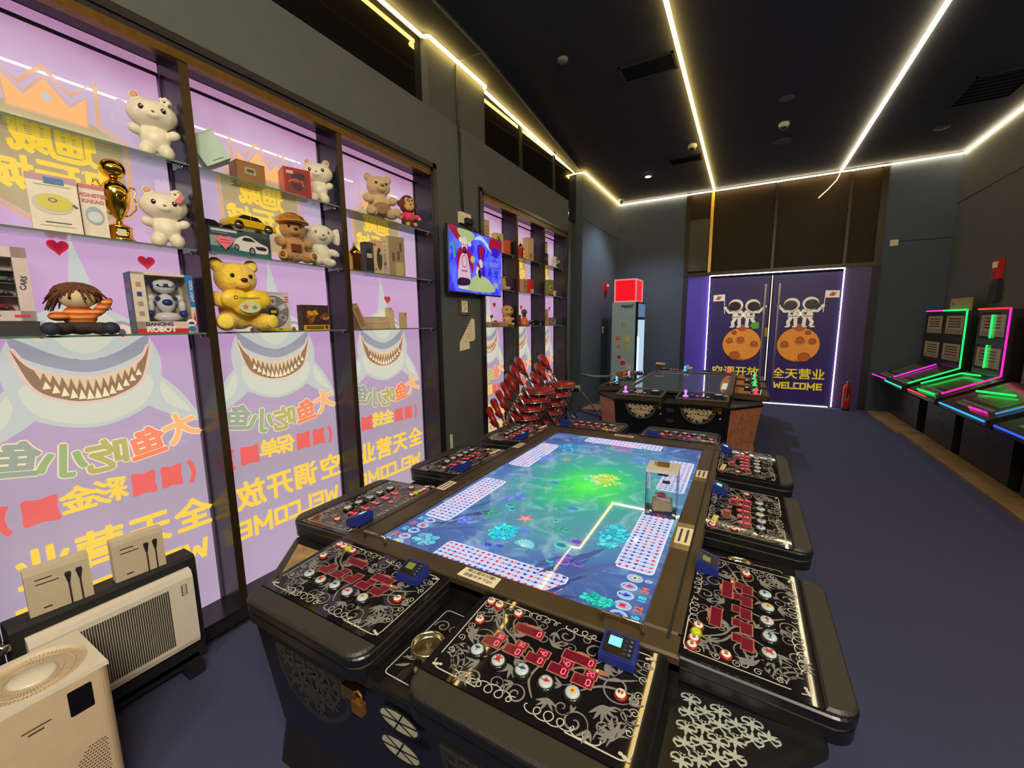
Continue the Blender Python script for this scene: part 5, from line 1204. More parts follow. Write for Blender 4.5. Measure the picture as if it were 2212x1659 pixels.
smallcap = M('button_ivory', c(232, 218, 192), .3, noise=.02, em=c(232, 210, 180), es=.08); smallring = M('button_red_ring', c(150, 34, 30), .3, noise=.05); greencap = M('button_lime', c(176, 196, 20), .25, noise=.03, em=c(170, 190, 10), es=.3)
greenring = M('button_lime_ring', c(140, 160, 20), .3, noise=.03)
def fish(b, x, y, z, mi, s=.7):
    b.flat([(x-.012*s, y-.002*s), (x+.002*s, y-.006*s), (x+.014*s, y+.002*s), (x+.003*s, y+.006*s)], z, mi); b.flat([(x-.011*s, y), (x-.016*s, y-.006*s), (x-.016*s, y+.007*s)][::-1], z, mi); b.flat([(x, y+.004*s), (x+.002*s, y+.013*s), (x-.004*s, y+.005*s)][::1], z, mi)
def d_manta(b, x, y, z): b.flat([(x-.010, y+.004), (x, y-.003), (x+.010, y+.004), (x, y+.006)], z, 2); b.ribbon([(x, y), (x+.001, y-.009)], .0016, z, 2)
def d_turtle(b, x, y, z): b.disc(x, y, .006, .0075, z, 3, 10); [b.disc(x+p*.007, y+q*.006, .0035, .002, z+.0002, 3, 8, p*q*.7) for p in (-1, 1) for q in (-1, 1)]; b.disc(x, y+.0095, .0025, .003, z+.0002, 3, 8)
def d_shark(b, x, y, z): fish(b, x, y, z, 2, .8)
def d_red(b, x, y, z): fish(b, x, y, z, 3, .8)
def d_star(b, x, y, z): b.disc(x, y, .007, .007, z, 4, 12); b.disc(x, y, .003, .0035, z+.0003, 3, 8)
BIGD = (d_manta, d_turtle, d_shark, d_red, d_star)
def panel(parent, x, y, rz, lit, four, rnd, name='control_panel'):
    """control panel of one seat; local +y points to the table centre, local +x to the player's right"""
    p = link(name, None, parent, (x, y, TZ+.012), rz); p.empty_display_size = .05
    tilt = math.radians(2.5); p.rotation_euler = (tilt, 0, rz)
    tray = rrect(-PW-.005, PW+.005, -PD-.068, 0, .055, 6, (1, 1, 0, 0))
    m = MB(); m.prism(tray, -.030, -.006, 0, .004); m.prism(inset(tray, .006), -.040, -.030, 1); m.prism(inset(tray, .002), -.072, -.040, 0); m.build('tray', ['black', M('trim_line', c(92, 92, 80), .4, metal=.2)], p)
    MB().prism([(-PW, -PD), (PW, -PD), (PW, 0), (-PW, 0)], -.008, -.0005, 0).build('plate', panel_black, p)
    MB().prism(rrect(-PW+.004, PW-.004, -PD-.066, -PD-.002, .05, 6, (1, 1, 0, 0)), -.01, .004, 0, .006).build('arm_pad', 'pad', p)
    o = link('scroll_print', SCROLL.data, p, (0, 0, 0))
    wn = MB(); dg = MB()
    def window(cx, cy, hw, hh, txt, s):
        wn.rect(cx-hw-.003, cx+hw+.003, cy-hh-.003, cy+hh+.003, .0012, 1); wn.rect(cx-hw, cx+hw, cy-hh, cy+hh, .0016, 0)
        if txt:
            xx = cx+hw-.010
            for ch in reversed(txt):
                if ch == '.': dg.rect(xx+.0045, xx+.0075, cy-hh*.72, cy-hh*.5, .002, 0); continue
                digit(dg, ch, xx, cy, s, .002, 0); xx -= s*.82
    odds = ('30', '30', '40', '40', '20')
    for k in range(5):
        bx, by = -.145+k*.062, -.155-.006*abs(k-2)*.3
        window(bx, by, .023, .013, '0' if lit else '', .016); window(bx+.012, by+.024, .0145, .0095, odds[k] if lit else '', .012)
    for bx, by in ((-.075, -.082), (.075, -.105)):
        window(bx, by, .040, .013, '0' if lit else '', .016); wn.disc(bx+.004, by+.0165, .018, .006, .0010, 1, 14)
    wn.disc(.135, -.118, .018, .007, .0012, 1, 14); wn.disc(.125, -.117, .003, .003, .0018, 2, 8)
    wn.build('led_window', [disp_off, disp_edge, E('green_pilot', (.3, 1, .1), 2)], p)
    if lit: dg.build('digits', seg_on, p)
    for k in range(5): button('bet_button', -.160+k*.064, -.205-.004*(k % 2), .0165, bigcap, bigring, BIGD[(k+rnd) % 5 if four else k], p)
    L = [(-.225, -.035), (-.195, -.038), (-.13, -.042)] if not four else [(-.225, -.035), (-.198, -.037), (-.144, -.043)]
    mark = lambda b, x, y, z: [b.rect(x-.006+k*.007, x-.001+k*.007, y-.004, y+.004, z, 3 if k else 2) for k in range(2)]
    for x_, y_ in L+[(-.215, -.112), (.19, -.155)]: button('small_button', x_, y_, .0115, smallcap, smallring, mark, p)
    if four: button('small_button', -.171, -.040, .0115, greencap, greenring, None, p)
    else: MB().disc(-.162, -.045, .008, .008, .0012).build('empty_button_hole', 'ink', p)
    return p
def counter(label, x, y, rz, on):
    t = thing('score_counter', label, 'score counter', (x, y, TZ+.0125), rz, 'blue score counters on the panels')
    t.rotation_euler = (math.radians(2.5), 0, rz); t.scale = (.86, .86, .86)
    bl = M('counter_blue', c(30, 44, 128), .4, noise=.05)
    YZ = Matrix(((0,0,1,0),(1,0,0,0),(0,1,0,0),(0,0,0,1)))
    m = MB(YZ); m.prism([(-.038, 0), (.038, 0), (.038, .046), (-.038, .026)], -.05, .05, 0, 0); m.build('case', bl, t)
    a = math.atan2(.02, .076); Q = T(0, 0, .036) @ RX(a)
    MB(Q).prism(rrect(-.046, .046, -.035, .035, .004), .0, .0035, 0).build('rim', bl, t)
    MB(Q).prism(rrect(-.042, .042, -.031, .031, .003), .003, .0042).build('face', 'black', t)
    s = MB(Q); s.rect(-.030, .006, -.006, .022, .0047)
    s.build('lcd', E('lcd_blue', c(120, 206, 255), 1.3) if on else M('lcd_olive', c(112, 124, 60), .3, noise=.05, em=c(110, 124, 50), es=.25), t)
    k = MB(Q)
    for i in range(4): k.lathe([(.0045, 0), (.0045, .003), (.001, .004)], (.032, .020-.013*i, .0042), 10)
    for i in range(4): k.rect(.014, .022, .018-.013*i, .020-.013*i, .0046)
    k.rect(-.03, .006, .026, .0275, .0046); k.build('keypad', M('counter_key', c(70, 84, 160), .3), t)
def half_disc(parent, x, y, z, r, mats):
    f = MB(FY(y)); P = [(x+r*math.cos(a), z+r*.95*math.sin(a)) for a in [PI+PI*i/24 for i in range(25)]]
    f.prism(P, -.0, .016, 0, .004); o = f.build('cash_door', mats[0], parent)
    d = MB(FY(y-.017)); Q = inset(P, .022); d.flat(Q, 0, 0)
    rn = random.Random(5)
    if mats[1] is not None:
        for q in (-1, 1):
            for (a, b, s) in ((.18, .2, 1), (.5, .22, 1), (.75, .15, .8), (.3, .5, 1), (.1, .62, .9), (.55, .5, .7), (.2, .8, .6)):
                cx, cz = x+q*a*r*.9, z-b*r*.9
                for k in range(5): leaf(d, cx, cz, .045*s, q*(k*1.256+.4), .010*s, .0008+.0001*k, 1, .5*q)
                d.disc(cx, cz, .008*s, .008*s, .0016, 1, 8)
        d.star(x, z-.45*r, .03, .0018, 1, 6, .5)
    d.build('damask_inlay', [mats[2], mats[1] or mats[2]], o)
    h = thing_part = MB().box((x+r-.005, y-.02, z+.005), (.06, .02, .035)); o2 = h.build('hasp', 'brass', o)
    pl = MB().box((x+r+.035, y-.032, z-.012), (.035, .016, .032)); pl.tube([(x+r+.022, y-.032, z+.004), (x+r+.022, y-.032, z+.026), (x+r+.035, y-.032, z+.034), (x+r+.048, y-.032, z+.026), (x+r+.048, y-.032, z+.004)], .0035, 6); pl.build('padlock', M('old_brass', c(150, 106, 50), .4, metal=.6, noise=.3), o)
marble = M('brown_marble', c(140, 104, 62), .35, noise=.55, ns=9)
def damask(parent, x, y, R, z):
    """silver damask pattern on the corner ledge"""
    d = MB(T(x, y, z)); s = .040; n = 0
    for i in range(-1, 16):
        for j in range(-14, 10):
            cx, cy = i*s*.80, j*s+(.5*s if i % 2 else 0)
            if not R(cx, cy): continue
            n += 1; fl = 1 if (i+j) % 2 else -1
            for k in range(5): leaf(d, cx, cy, .0215*(1-.12*(k % 2)), fl*(PI/2+(k-2)*.62), .0040, .0001*k, 0, .45*fl*(1 if k > 2 else -1 if k < 2 else 0))
            for q in (-1, 1):
                P = sm([(cx, cy-fl*.004), (cx+q*.010, cy-fl*.012), (cx+q*.020, cy-fl*.006), (cx+q*.019, cy+fl*.003), (cx+q*.013, cy+fl*.001)], 4, False)
                d.ribbon(P, taper(len(P), .0038, .0014), .0007, 0)
                leaf(d, cx+q*.004, cy-fl*.006, .015, -fl*PI/2+q*.5, .0028, .0008, 0, .3*q)
            d.disc(cx, cy-fl*.002, .0042, .0055, .0009, 0, 8)
    return d.build('damask_inlay', M('silver_damask', c(196, 206, 196), .3, metal=.3, noise=.05), parent)

def table_body(t, y0, y1, brown):
    """octagonal cabinet under the panels; y0, y1: inner near and far edges of the panel ring"""
    X0, X1 = -1.335, -.095
    oct_ = [(X0, y0-.345), (X1, y0-.345), (X1+.29, y0+.0), (X1+.29, y1-.0), (X1, y1+.345), (X0, y1+.345), (X0-.29, y1-.0), (X0-.29, y0+.0)]
    led = inset(oct_, -.012)
    b = MB(); bot = inset(oct_, .05)
    n = 8; vs = [(p[0], p[1], .16) for p in bot]+[(p[0], p[1], .575) for p in oct_]; fs = [tuple(range(8))[::-1], tuple(range(8, 16))]
    mi = []
    b.add(vs, fs)
    for i in range(8):
        j = (i+1) % 8; b.add([vs[i], vs[j], vs[8+j], vs[8+i]], [(0, 1, 2, 3)], 1 if i in (1, 3, 5, 7) else 0)
    b.build('cabinet', ['black', brown], t)
    ft = MB(); foot = inset(oct_, .03); tp = inset(oct_, .055); vs = [(p[0], p[1], 0) for p in foot]+[(p[0], p[1], .16) for p in tp]
    for i in range(8):
        j = (i+1) % 8; ft.add([vs[i], vs[j], vs[8+j], vs[8+i]], [(0, 1, 2, 3)], 1 if i in (1, 3, 5, 7) else 0)
    ft.build('plinth', ['blackm', brown], t)
    l = MB(); l.prism(led, .575, .600, 0, .006); l.build('ledge', 'black', t)
    top = [(X0, y0), (X1, y0), (X1, y1), (X0, y1)]
    MB().prism(top, .600, TZ-.012, 0).build('deck', 'black', t)
    return led
def bezel(t, X0, X1, y0, y1, x0, x1, s0, s1):
    m = MB()
    def bar(a, b, cc, d, ch=.006): m.prism([(a, cc), (b, cc), (b, d), (a, d)], TZ-.03, TZ+.012, 0, ch)
    bar(X0, X1, y0, s0); bar(X0, X1, s1, y1); bar(X0, x0, s0, s1); bar(x1, X1, s0, s1)
    o = m.build('bezel', 'bezel', t)
    g = MB()
    for x in (X0+.035, X1-.035): g.bb(x-.004, x+.004, y0+.05, y1-.05, TZ+.0122, TZ+.0132)
    g.build('bezel_groove', 'ink', o)
    return o
def handle(parent, x, y):
    MB().tube([(x-.055, y, TZ+.012), (x-.055, y, TZ+.04), (x+.055, y, TZ+.04), (x+.055, y, TZ+.012)], .0055, 8).build('pull_handle', M('champagne_metal', c(206, 190, 160), .2, metal=.95), parent)
def ashtray(parent, x, y, z):
    o = MB().lathe([(.040, 0), (.047, .002), (.050, .012), (.048, .020), (.044, .021), (.042, .012), (.040, .003)], (x, y, z), 28).build('cup_ring', M('champagne_metal', c(206, 190, 160), .2, metal=.95), parent)
    MB().lathe([(.0415, .004), (.03, .0035), (.001, .003)], (x, y, z), 24).build('cup_floor', M('cup_olive', c(120, 108, 72), .35, noise=.2), o)


def water_mat():
    m = bpy.data.materials.new('screen_underwater'); m.use_nodes = True; nt = m.node_tree; b = nt.nodes['Principled BSDF']; L = nt.links
    N = nt.nodes.new; tc = N('ShaderNodeTexCoord'); n = N('ShaderNodeTexNoise'); n.inputs['Scale'].default_value = 2.4; n.inputs['Detail'].default_value = 4; n.inputs['Distortion'].default_value = 1.0
    L.new(tc.outputs['Object'], n.inputs['Vector'])
    mp = N('ShaderNodeMapping'); mp.inputs['Location'].default_value = (-.06, -.0, 0); mp.inputs['Scale'].default_value = (1.45, 1.0, 1); mp.vector_type = 'POINT'
    L.new(tc.outputs['Object'], mp.inputs['Vector'])
    ln = N('ShaderNodeVectorMath'); ln.operation = 'LENGTH'; L.new(mp.outputs[0], ln.inputs[0])
    ad = N('ShaderNodeMath'); ad.operation = 'MULTIPLY_ADD'; ad.inputs[1].default_value = .5; L.new(n.outputs['Fac'], ad.inputs[0]); L.new(ln.outputs['Value'], ad.inputs[2])
    r = N('ShaderNodeValToRGB'); cr = r.color_ramp
    st = [(.24, c(84, 232, 74)), (.42, c(60, 196, 100)), (.60, c(60, 160, 140)), (.80, c(84, 140, 158)), (1.0, c(76, 108, 164)), (1.18, c(66, 88, 146))]
    cr.elements[0].position = st[0][0]/1.2; cr.elements[0].color = (*st[0][1], 1); cr.elements[1].position = st[-1][0]/1.2; cr.elements[1].color = (*st[-1][1], 1)
    for p, col in st[1:-1]:
        e = cr.elements.new(p/1.2); e.color = (*col, 1)
    dv = N('ShaderNodeMath'); dv.operation = 'DIVIDE'; dv.inputs[1].default_value = 1.2; L.new(ad.outputs[0], dv.inputs[0]); L.new(dv.outputs[0], r.inputs['Fac'])
    # pale wisps
    w2 = N('ShaderNodeTexNoise'); w2.inputs['Scale'].default_value = 5; w2.inputs['Detail'].default_value = 6; w2.inputs['Distortion'].default_value = 2.5; L.new(tc.outputs['Object'], w2.inputs['Vector'])
    mr = N('ShaderNodeMapRange'); mr.inputs['From Min'].default_value = .5; mr.inputs['From Max'].default_value = .8; mr.inputs['To Max'].default_value = .6; L.new(w2.outputs['Fac'], mr.inputs['Value'])
    mx = N('ShaderNodeMix'); mx.data_type = 'RGBA'; mx.inputs['B'].default_value = (*c(170, 210, 214), 1); L.new(mr.outputs[0], mx.inputs['Factor']); L.new(r.outputs['Color'], mx.inputs['A'])
    L.new(mx.outputs['Result'], b.inputs['Emission Color']); b.inputs['Emission Strength'].default_value = 1.15
    b.inputs['Base Color'].default_value = (.01, .01, .012, 1); b.inputs['Roughness'].default_value = .03; b.inputs['Specular IOR Level'].default_value = .5
    return m
def S(r, g, b, s=1.1): return E('screen_%02x%02x%02x' % (r, g, b), c(r, g, b), s, .03, base=(.01, .01, .01))
def game_table():
    t = thing('fish_game_table', 'large ten seat fish game table with a bright underwater screen, in the foreground', 'arcade table', (0, 0, 0))
    y0, y1 = .985, 2.985
    led = table_body(t, y0, y1, marble)
    X0, X1 = -1.335, -.095
    x0, x1, s0, s1 = -1.215, -.20, 1.065, 2.86
    bz = bezel(t, X0, X1, y0, y1, x0, x1, s0, s1)
    sc = MB().rect(-.5075, .5075, -.8975, .8975).build('screen', water_mat(), t, (-.7075, 1.9625, TZ-.004))
    # score cards printed on the picture
    pale = S(206, 214, 240, 1.0); red = S(214, 40, 74, 1.0); blue = S(30, 50, 180, 1.0); rim = S(236, 240, 250, 1.0)
    rn = random.Random(11)
    def card(xa, xb, ya, yb, nx, ny, up):
        m = MB(); m.prism(rrect(xa-.004, xb+.004, ya-.004, yb+.004, .018, 4), .0, .0006, 3); m.prism(rrect(xa, xb, ya, yb, .015, 4), .0006, .0009, 0)
        for i in range(nx):
            for j in range(ny):
                px, py = xa+(xb-xa)*(i+.5)/nx, ya+(yb-ya)*(j+.5)/ny; k = rn.randrange(4); z = .0013
                if k == 0: m.star(px, py, .0095, z, 1, 5, .45, rn.random())
                elif k == 1: fish(m, px, py, z, 1, .72)
                elif k == 2: m.flat([(px-.009, py+.004), (px, py-.006), (px+.009, py+.004), (px, py+.007)], z, 2)
                else: fish(m, px, py, z, 2, .8)
        m.build('score_card', [pale, red, blue, rim], sc)
    card(-.245, .245, -.893, -.782, 20, 5, 0); card(-.25, .262, .765, .88, 20, 5, 0)
    card(-.484, -.36, -.655, -.155, 5, 20, 0); card(-.49, -.365, .10, .585, 5, 20, 0)
    card(.36, .484, -.64, -.165, 5, 19, 0); card(.36, .484, .115, .60, 5, 19, 0)
    def blobs(name, x, y, rx, ry, n, r, cols, z=.001, kind='disc'):
        m = MB(); K2 = []
        for k in range(n):
            a = rn.random()*2*PI; q = math.sqrt(rn.random()); px, py = x+rx*q*math.cos(a), y+ry*q*math.sin(a)
            s = r*(.6+.7*rn.random()); i = rn.randrange(len(cols)-1)
            if kind == 'disc': m.disc(px, py, s*1.1, s*.9, z+.00002*k, len(cols)-1, 10, a); m.disc(px, py+.0015, s, s*.8, z+.00002*k+.00001, i, 10, a)
            elif kind == 'ray': leaf(m, x+rx*.15*math.cos(a), y+ry*.15*math.sin(a), rx*(.6+.5*rn.random()), a, s, z+.00002*k, i, .2)
        m.build(name, cols, sc)
    teal = [S(40, 200, 206), S(60, 226, 214), S(30, 160, 196), S(16, 96, 130)]
    blobs('coral', -.10, -.625, .055, .06, 70, .012, [S(30, 220, 200), S(40, 190, 226), S(70, 240, 210), S(16, 80, 140)])
    blobs('coral', .30, -.455, .05, .095, 90, .013, [S(70, 206, 216), S(40, 170, 206), S(96, 220, 220), S(20, 100, 130)])
    blobs('coral', -.335, -.825, .05, .035, 46, .014, [S(96, 190, 210), S(70, 160, 190), S(120, 206, 220), S(30, 80, 120)])
    blobs('coral', .365, -.848, .05, .022, 60, .010, [S(40, 206, 176), S(60, 220, 200), S(30, 170, 160), S(16, 90, 110)])
    blobs('coral', -.27, .56, .09, .08, 60, .013, [S(60, 170, 206), S(50, 150, 190), S(90, 190, 214), S(24, 80, 120)])
    blobs('coral', .10, .11, .075, .085, 80, .012, [S(206, 214, 70), S(170, 206, 100), S(226, 226, 110), S(130, 190, 90)])
    blobs('coral', .04, .10, .05, .05, 20, .012, [S(160, 220, 190), S(140, 210, 170), S(120, 206, 150)])
    blobs('coral', -.30, -.62, .03, .03, 26, .009, [S(90, 120, 220), S(120, 150, 230), S(50, 70, 170)])
    for x, y, a in ((-.225, -.30, .3), (.21, .52, .1), (-.30, .30, 1)): blobs('sea_anemone', x, y, .075, .06, 13, .008, [S(130, 140, 226), S(90, 110, 220), S(70, 70, 180)], .0012, 'ray')
    m = MB(); m.star(-.074, -.482, .042, .0012, 0, 5, .42, .2); m.star(-.074, -.482, .024, .0016, 1, 5, .4, .2); m.build('starfish', [S(226, 130, 120), S(240, 160, 150)], sc)
    m = MB(); m.star(-.214, .328, .038, .0012, 0, 5, .42, .6); m.build('starfish', [S(190, 140, 130), S(240, 160, 150)], sc)
    m = MB(); P = [(.02, -.69)]+[(.02+.042*math.cos(a), -.675+.042*math.sin(a)) for a in [-.3+k*.35 for k in range(11)]]; m.flat(P, .0012, 0)
    for k in range(7): m.ribbon([(.018, -.686), (.02+.038*math.cos(.1+k*.42), -.676+.038*math.sin(.1+k*.42))], .0035, .0015, 1)
    m.build('scallop', [S(96, 196, 206), S(186, 226, 222)], sc)
    m = MB()
    for x, y, r, k in ((.147, -.611, .028, 0), (.19, -.561, .026, 1), (.194, -.708, .026, 1), (-.198, -.399, .022, 0), (-.168, -.435, .016, 0), (.244, -.698, .02, 1), (-.056, -.727, .018, 2), (.194, -.668, .018, 1), (.151, -.725, .014, 0), (.209, -.474, .014, 0), (-.10, -.74, .02, 2), (.12, -.50, .012, 0), (.05, -.44, .012, 0), (.30, .30, .012, 0), (-.02, .40, .014, 0)):
        m.disc(x, y, r, r*.72, .0012, k, 18); m.disc(x, y+.003, r*.78, r*.5, .0016, 3+k, 18)
    m.build('shells_and_bubbles', [S(90, 206, 206), S(150, 100, 206), S(90, 110, 206), S(46, 130, 140), S(100, 70, 160), S(56, 80, 160)], sc)
    m = MB()
    for x, y, L_ in ((-.222, -.56, .15), (.10, -.52, .06), (-.30, .08, .08), (.18, .70, .1), (-.05, .65, .1)):
        for k in range(7): leaf(m, x+rn.uniform(-.01, .01), y, L_*(.7+.4*rn.random()), PI/2+(k-3)*.3, .006, .0011+.00003*k, k % 2, .5*rn.uniform(-1, 1))
    m.build('seaweed', [S(70, 140, 140), S(50, 180, 110)], sc)
    m = MB()
    for k in range(26):
        a = rn.uniform(.5, 1.25); x, y = rn.uniform(.16, .33), rn.uniform(-.88, -.62)
        if x-.15 > (y+.90)*.9+.14 or x-.15 < (y+.90)*.35-.05: continue
        leaf(m, x-.05, y-.06, rn.uniform(.10, .18), a, rn.uniform(.008, .02), .0005+.00002*k, k % 3, rn.uniform(-.2, .2))
    for k in range(18): leaf(m, rn.uniform(-.42, -.30), rn.uniform(-.74, -.5), rn.uniform(.08, .15), rn.uniform(.6, 1.3), rn.uniform(.006, .014), .0005+.00002*k, k % 3, rn.uniform(-.2, .2))
    m.build('rocks', [S(66, 84, 140, .9), S(90, 112, 166, .9), S(78, 100, 158, .9)], sc)
    for x, y in ((.07, -.296), (-.128, -.053), (-.349, -.117), (-.023, -.584)):
        m = MB(); m.flat(sm([(x-.03, y), (x, y+.018), (x+.03, y+.002), (x, y-.014)][::-1], 5), .0012, 0); m.build('clam', S(70, 130, 220), sc)
    m = MB()
    tk = [(.438, -.684), (.432, -.735), (.432, -.783), (.436, -.834), (.436, -.880)]
    for i, (x, y) in enumerate(tk):
        m.disc(x, y, .026, .021, .001, 0, 18); m.disc(x, y, .022, .017, .0013, 1, 18)
        if i == 0: m.disc(x, y, .012, .010, .0016, 5, 10); m.disc(x, y, .005, .005, .0019, 3, 8)
        elif i == 3: m.disc(x, y, .009, .009, .0016, 2, 10); m.star(x, y, .014, .0015, 2, 4, .5, .7)
        elif i == 4: m.flat([(x-.014, y+.004), (x, y-.008), (x+.014, y+.004), (x, y+.01)], .0016, 3)
        else: fish(m, x, y, .0016, 2 if i == 1 else 3, 1.25)
        m.text(('0', '24', '18', '32', '26')[i], .482, y+.002, .032, .0012, (0, 6, 4, 6, 4)[i], .03, rot=PI/2)
    FT = [S(190, 210, 230), S(150, 180, 214), S(226, 44, 60), S(40, 56, 190), S(60, 220, 240), S(240, 206, 120), S(240, 110, 70)]
    m.build('fish_tokens', FT, sc); m = MB()
    for i, (x, y) in enumerate(((-.428, -.689), (-.426, -.737), (-.43, -.786), (-.43, -.838), (-.426, -.882))):
        m.disc(x, y, .026, .021, .001, 0, 18); m.disc(x, y, .022, .017, .0013, 1, 18)
        if i == 4: m.disc(x, y, .012, .010, .0016, 5, 10)
        elif i == 1: m.star(x, y, .014, .0016, 2, 5, .5)
        else: fish(m, x, y, .0016, 2 if i == 3 else 3, 1.25)
        m.text(('26', '32', '18', '24', '0')[i], -.475, y, .032, .0012, (4, 6, 4, 6, 0)[i], .03, rot=-PI/2)
    m.build('fish_tokens', FT, sc)
    # panels
    xs_near = (-1.06, -.385)
    for k, x in enumerate(xs_near): panel(t, x, .972, 0, k == 1, k == 0, 0)
    for k, (x, l) in enumerate(((-1.06, True), (-.385, True))): panel(t, x, 2.998, PI, l, True, k)
    for k, (y, l) in enumerate(((1.265, False), (1.985, True), (2.705, True))): panel(t, -.108, y, PI/2, l, True, 1+k)
    for k, (y, l) in enumerate(((1.265, True), (1.985, True), (2.705, True))): panel(t, -1.322, y, -PI/2, l, True, k)
    # ledge details between the panels
    for x, y, rz in ((-.7225, .80, 0), (.03, 1.625, PI/2), (.03, 2.345, PI/2), (-1.46, 1.625, PI/2), (-1.46, 2.345, PI/2), (-.7225, 3.17, 0)):
        m = MB(T(x, y, .6005) @ RZ(rz)); m.rect(-.058, .058, -.14, .14, 0, 0)
        m.ribbon(rrect(-.052, .052, -.134, .134, .012), .003, .0004, 1, True)
        for q in (-1, 1): m.ribbon(spiral(q*.02, -.05, .003, .022, 0, q*1.4), .004, .0006, 2); m.ribbon(spiral(-q*.02, .07, .003, .025, 1, q*1.4), .004, .0006, 2); [leaf(m, q*.01, -.08+.03*k, .04, -PI/2+q*.6, .006, .0006+.0001*k, 2, .4*q) for k in range(2)]
        o = m.build('ledge_print', [panel_black, scroll_w, scroll_g], t)
        ashtray(t, x+(0 if rz else -.0), y-(.02 if not rz else 0), .601)
    MB().prism([(X1+.004, y0-.31), (X1+.265, y0-.005), (X1+.265, y0+.03), (X1+.004, y0+.03)], .6002, .6008, 0).build('ledge_panel', 'black', t)
    damask(t, X1+.0, y0, lambda a, b: a > .022 and b < -.005 and b > -.275+a*1.17 and a < .3, .601)
    m = MB(); m.flat([(X0-.24, y0-.03), (X0-.03, y0-.27), (X0-.005, y0-.02)], .6008); m.build('marble_inlay', M('gold_brown_marble', c(186, 146, 90), .4, noise=.4, ns=14), t)
    handle(t, -.245, 1.02); handle(t, -1.19, 1.02); handle(t, -.24, 2.945)
    # notes taped on the bezel
    def note(x, y, wd, h, rz, two=True):
        m = MB(T(x, y, TZ+.0124) @ RZ(rz)); m.prism([(-wd/2, -h/2), (wd/2, -h/2), (wd/2-.004, h/2), (-wd/2+.002, h/2-.003)], 0, .0012, 0)
        if two: m.text('禁止烟灰分散!', 0, h*.22, h*.34, .0018, 1, .02); m.text('违者不予下分!', 0, -h*.22, h*.34, .0018, 1, .02)
        else: lines(m, -wd*.38, wd*.38, (h*.2, -h*.2), 1, .0018, h*.14)
        m.build('taped_note', ['paper', F(70, 62, 52)], bz)
    note(-.71, 1.022, .145, .052, -.03); note(-1.29, 1.585, .115, .05, -PI/2, False); note(-1.295, 2.375, .115, .045, -PI/2, False); note(-.165, 2.36, .12, .055, PI/2, False); note(-.163, 1.615, .14, .058, PI/2, False); note(-.73, 2.93, .14, .04, PI, False)
    MB(T(-.165, 1.615)).bb(-.036, .036, -.11, .11, TZ+.0122, TZ+.0126).build('clear_tape', M('amber_tape', c(120, 96, 60), .2), bz)
    MB(T(-.165, 2.30)).bb(-.034, .034, -.06, .12, TZ+.0122, TZ+.0126).build('clear_tape', M('amber_tape', c(120, 96, 60), .2), bz)
    # near face of the cabinet
    hd = [M('cash_door_black', c(40, 40, 38), .35), None, 'blackm']
    for x in (-1.03, -.385):
        half_disc(t, x, y0-.34, .535, .18, [M('cash_door_black', c(40, 40, 38), .35), M('dull_silver_leaf', c(62, 62, 58), .4, metal=.3), K['black']])
    for z in (.515, .435):
        m = MB(FY(y0-.335)); m.disc(-.70, z, .072, .032, .012, 0, 24); m.disc(-.70, z, .064, .026, .0126, 1, 24)
        for k in range(6): m.ribbon([(-.70, z), (-.70+.064*math.cos(k*PI/3+.3), z+.026*math.sin(k*PI/3+.3))], .005, .0132, 2)
        m.build('oval_vent', [K['blackm'], M('vent_ivory', c(176, 172, 150), .4), K['ink']], t)
    return t
game_table()
LB = lambda s: 'blue score counter '+s
for (x, y, rz, on, s) in ((-.225, .915, 0, True, 'with a lit blue display on the near right end panel'), (-.90, .915, 0, False, 'with a green display on the near left end panel'),
                          (-.165+.10, 1.43, PI/2, False, 'with a green display on the nearest right side panel'), (-.165+.10, 2.15, PI/2, True, 'on the middle panel of the right side'), (-.165+.10, 2.87, PI/2, True, 'on the last panel of the right side'),
                          (-1.365, 1.10, -PI/2, True, 'on the nearest panel of the left side'), (-1.365, 1.82, -PI/2, True, 'on the middle panel of the left side, facing the second mirrored poster'), (-1.365, 2.54, -PI/2, True, 'on the last panel of the left side, below the chair stacks'),
                          (-1.225, 3.05, PI, False, 'on the far left end panel'), (-.55, 3.05, PI, False, 'on the far right end panel, in front of the second table')):
    counter(LB(s), x, y, rz, on)
def acrylic():
    t = thing('acrylic_box', 'clear acrylic ballot box with a small padlock standing on the screen edge', 'box', (-.28, 1.83, TZ-.003), .05)
    m = MB(); a, h, k = .062, .195, .003
    for q in (-1, 1): m.bb(q*a-k/2, q*a+k/2, -a, a, 0, h); m.bb(-a, a, q*a-k/2, q*a+k/2, 0, h)
    m.bb(-a, a, -a, a, 0, k); m.build('walls', 'acryl', t)
    MB().bb(-a-.003, a+.003, -a-.003, a+.003, h, h+.012).build('lid', M('frosted_lid', c(206, 206, 190), .3, noise=.05), t)
    l = MB(); l.bb(-.024, .024, -.012, .012, h+.012, h+.028); l.tube([(-.02, 0, h+.024), (-.036, 0, h+.026), (-.036, .0, h+.02)], .003, 6); l.build('padlock', M('old_brass', c(150, 106, 50), .4, metal=.6, noise=.3), t)
    m = MB(); m.bb(-.022, .022, -.006, .006, h-.03, h-.022); m.box((.02, -a-.001, h-.035), (.03, .002, .012)); m.build('slot_plate', 'ink', t)
    f = MB(); f.box((0, 0, .03), (.08, .045, .05), 0, RZ(.3)); f.box((.01, -.01, .062), (.06, .03, .012), 1, RZ(-.2)); f.box((-.01, .01, .07), (.04, .03, .006), 0, RZ(.6)); f.box((0, -.02, .078), (.03, .02, .012), 2)
    tag(f.build('cigarette_packs', [M('gold_card', c(206, 176, 120), .5), F(222, 214, 200), K['red']], None, (-.28, 1.83, TZ+.001)), 'gold and white packs lying inside the clear acrylic box', 'packs')
acrylic()

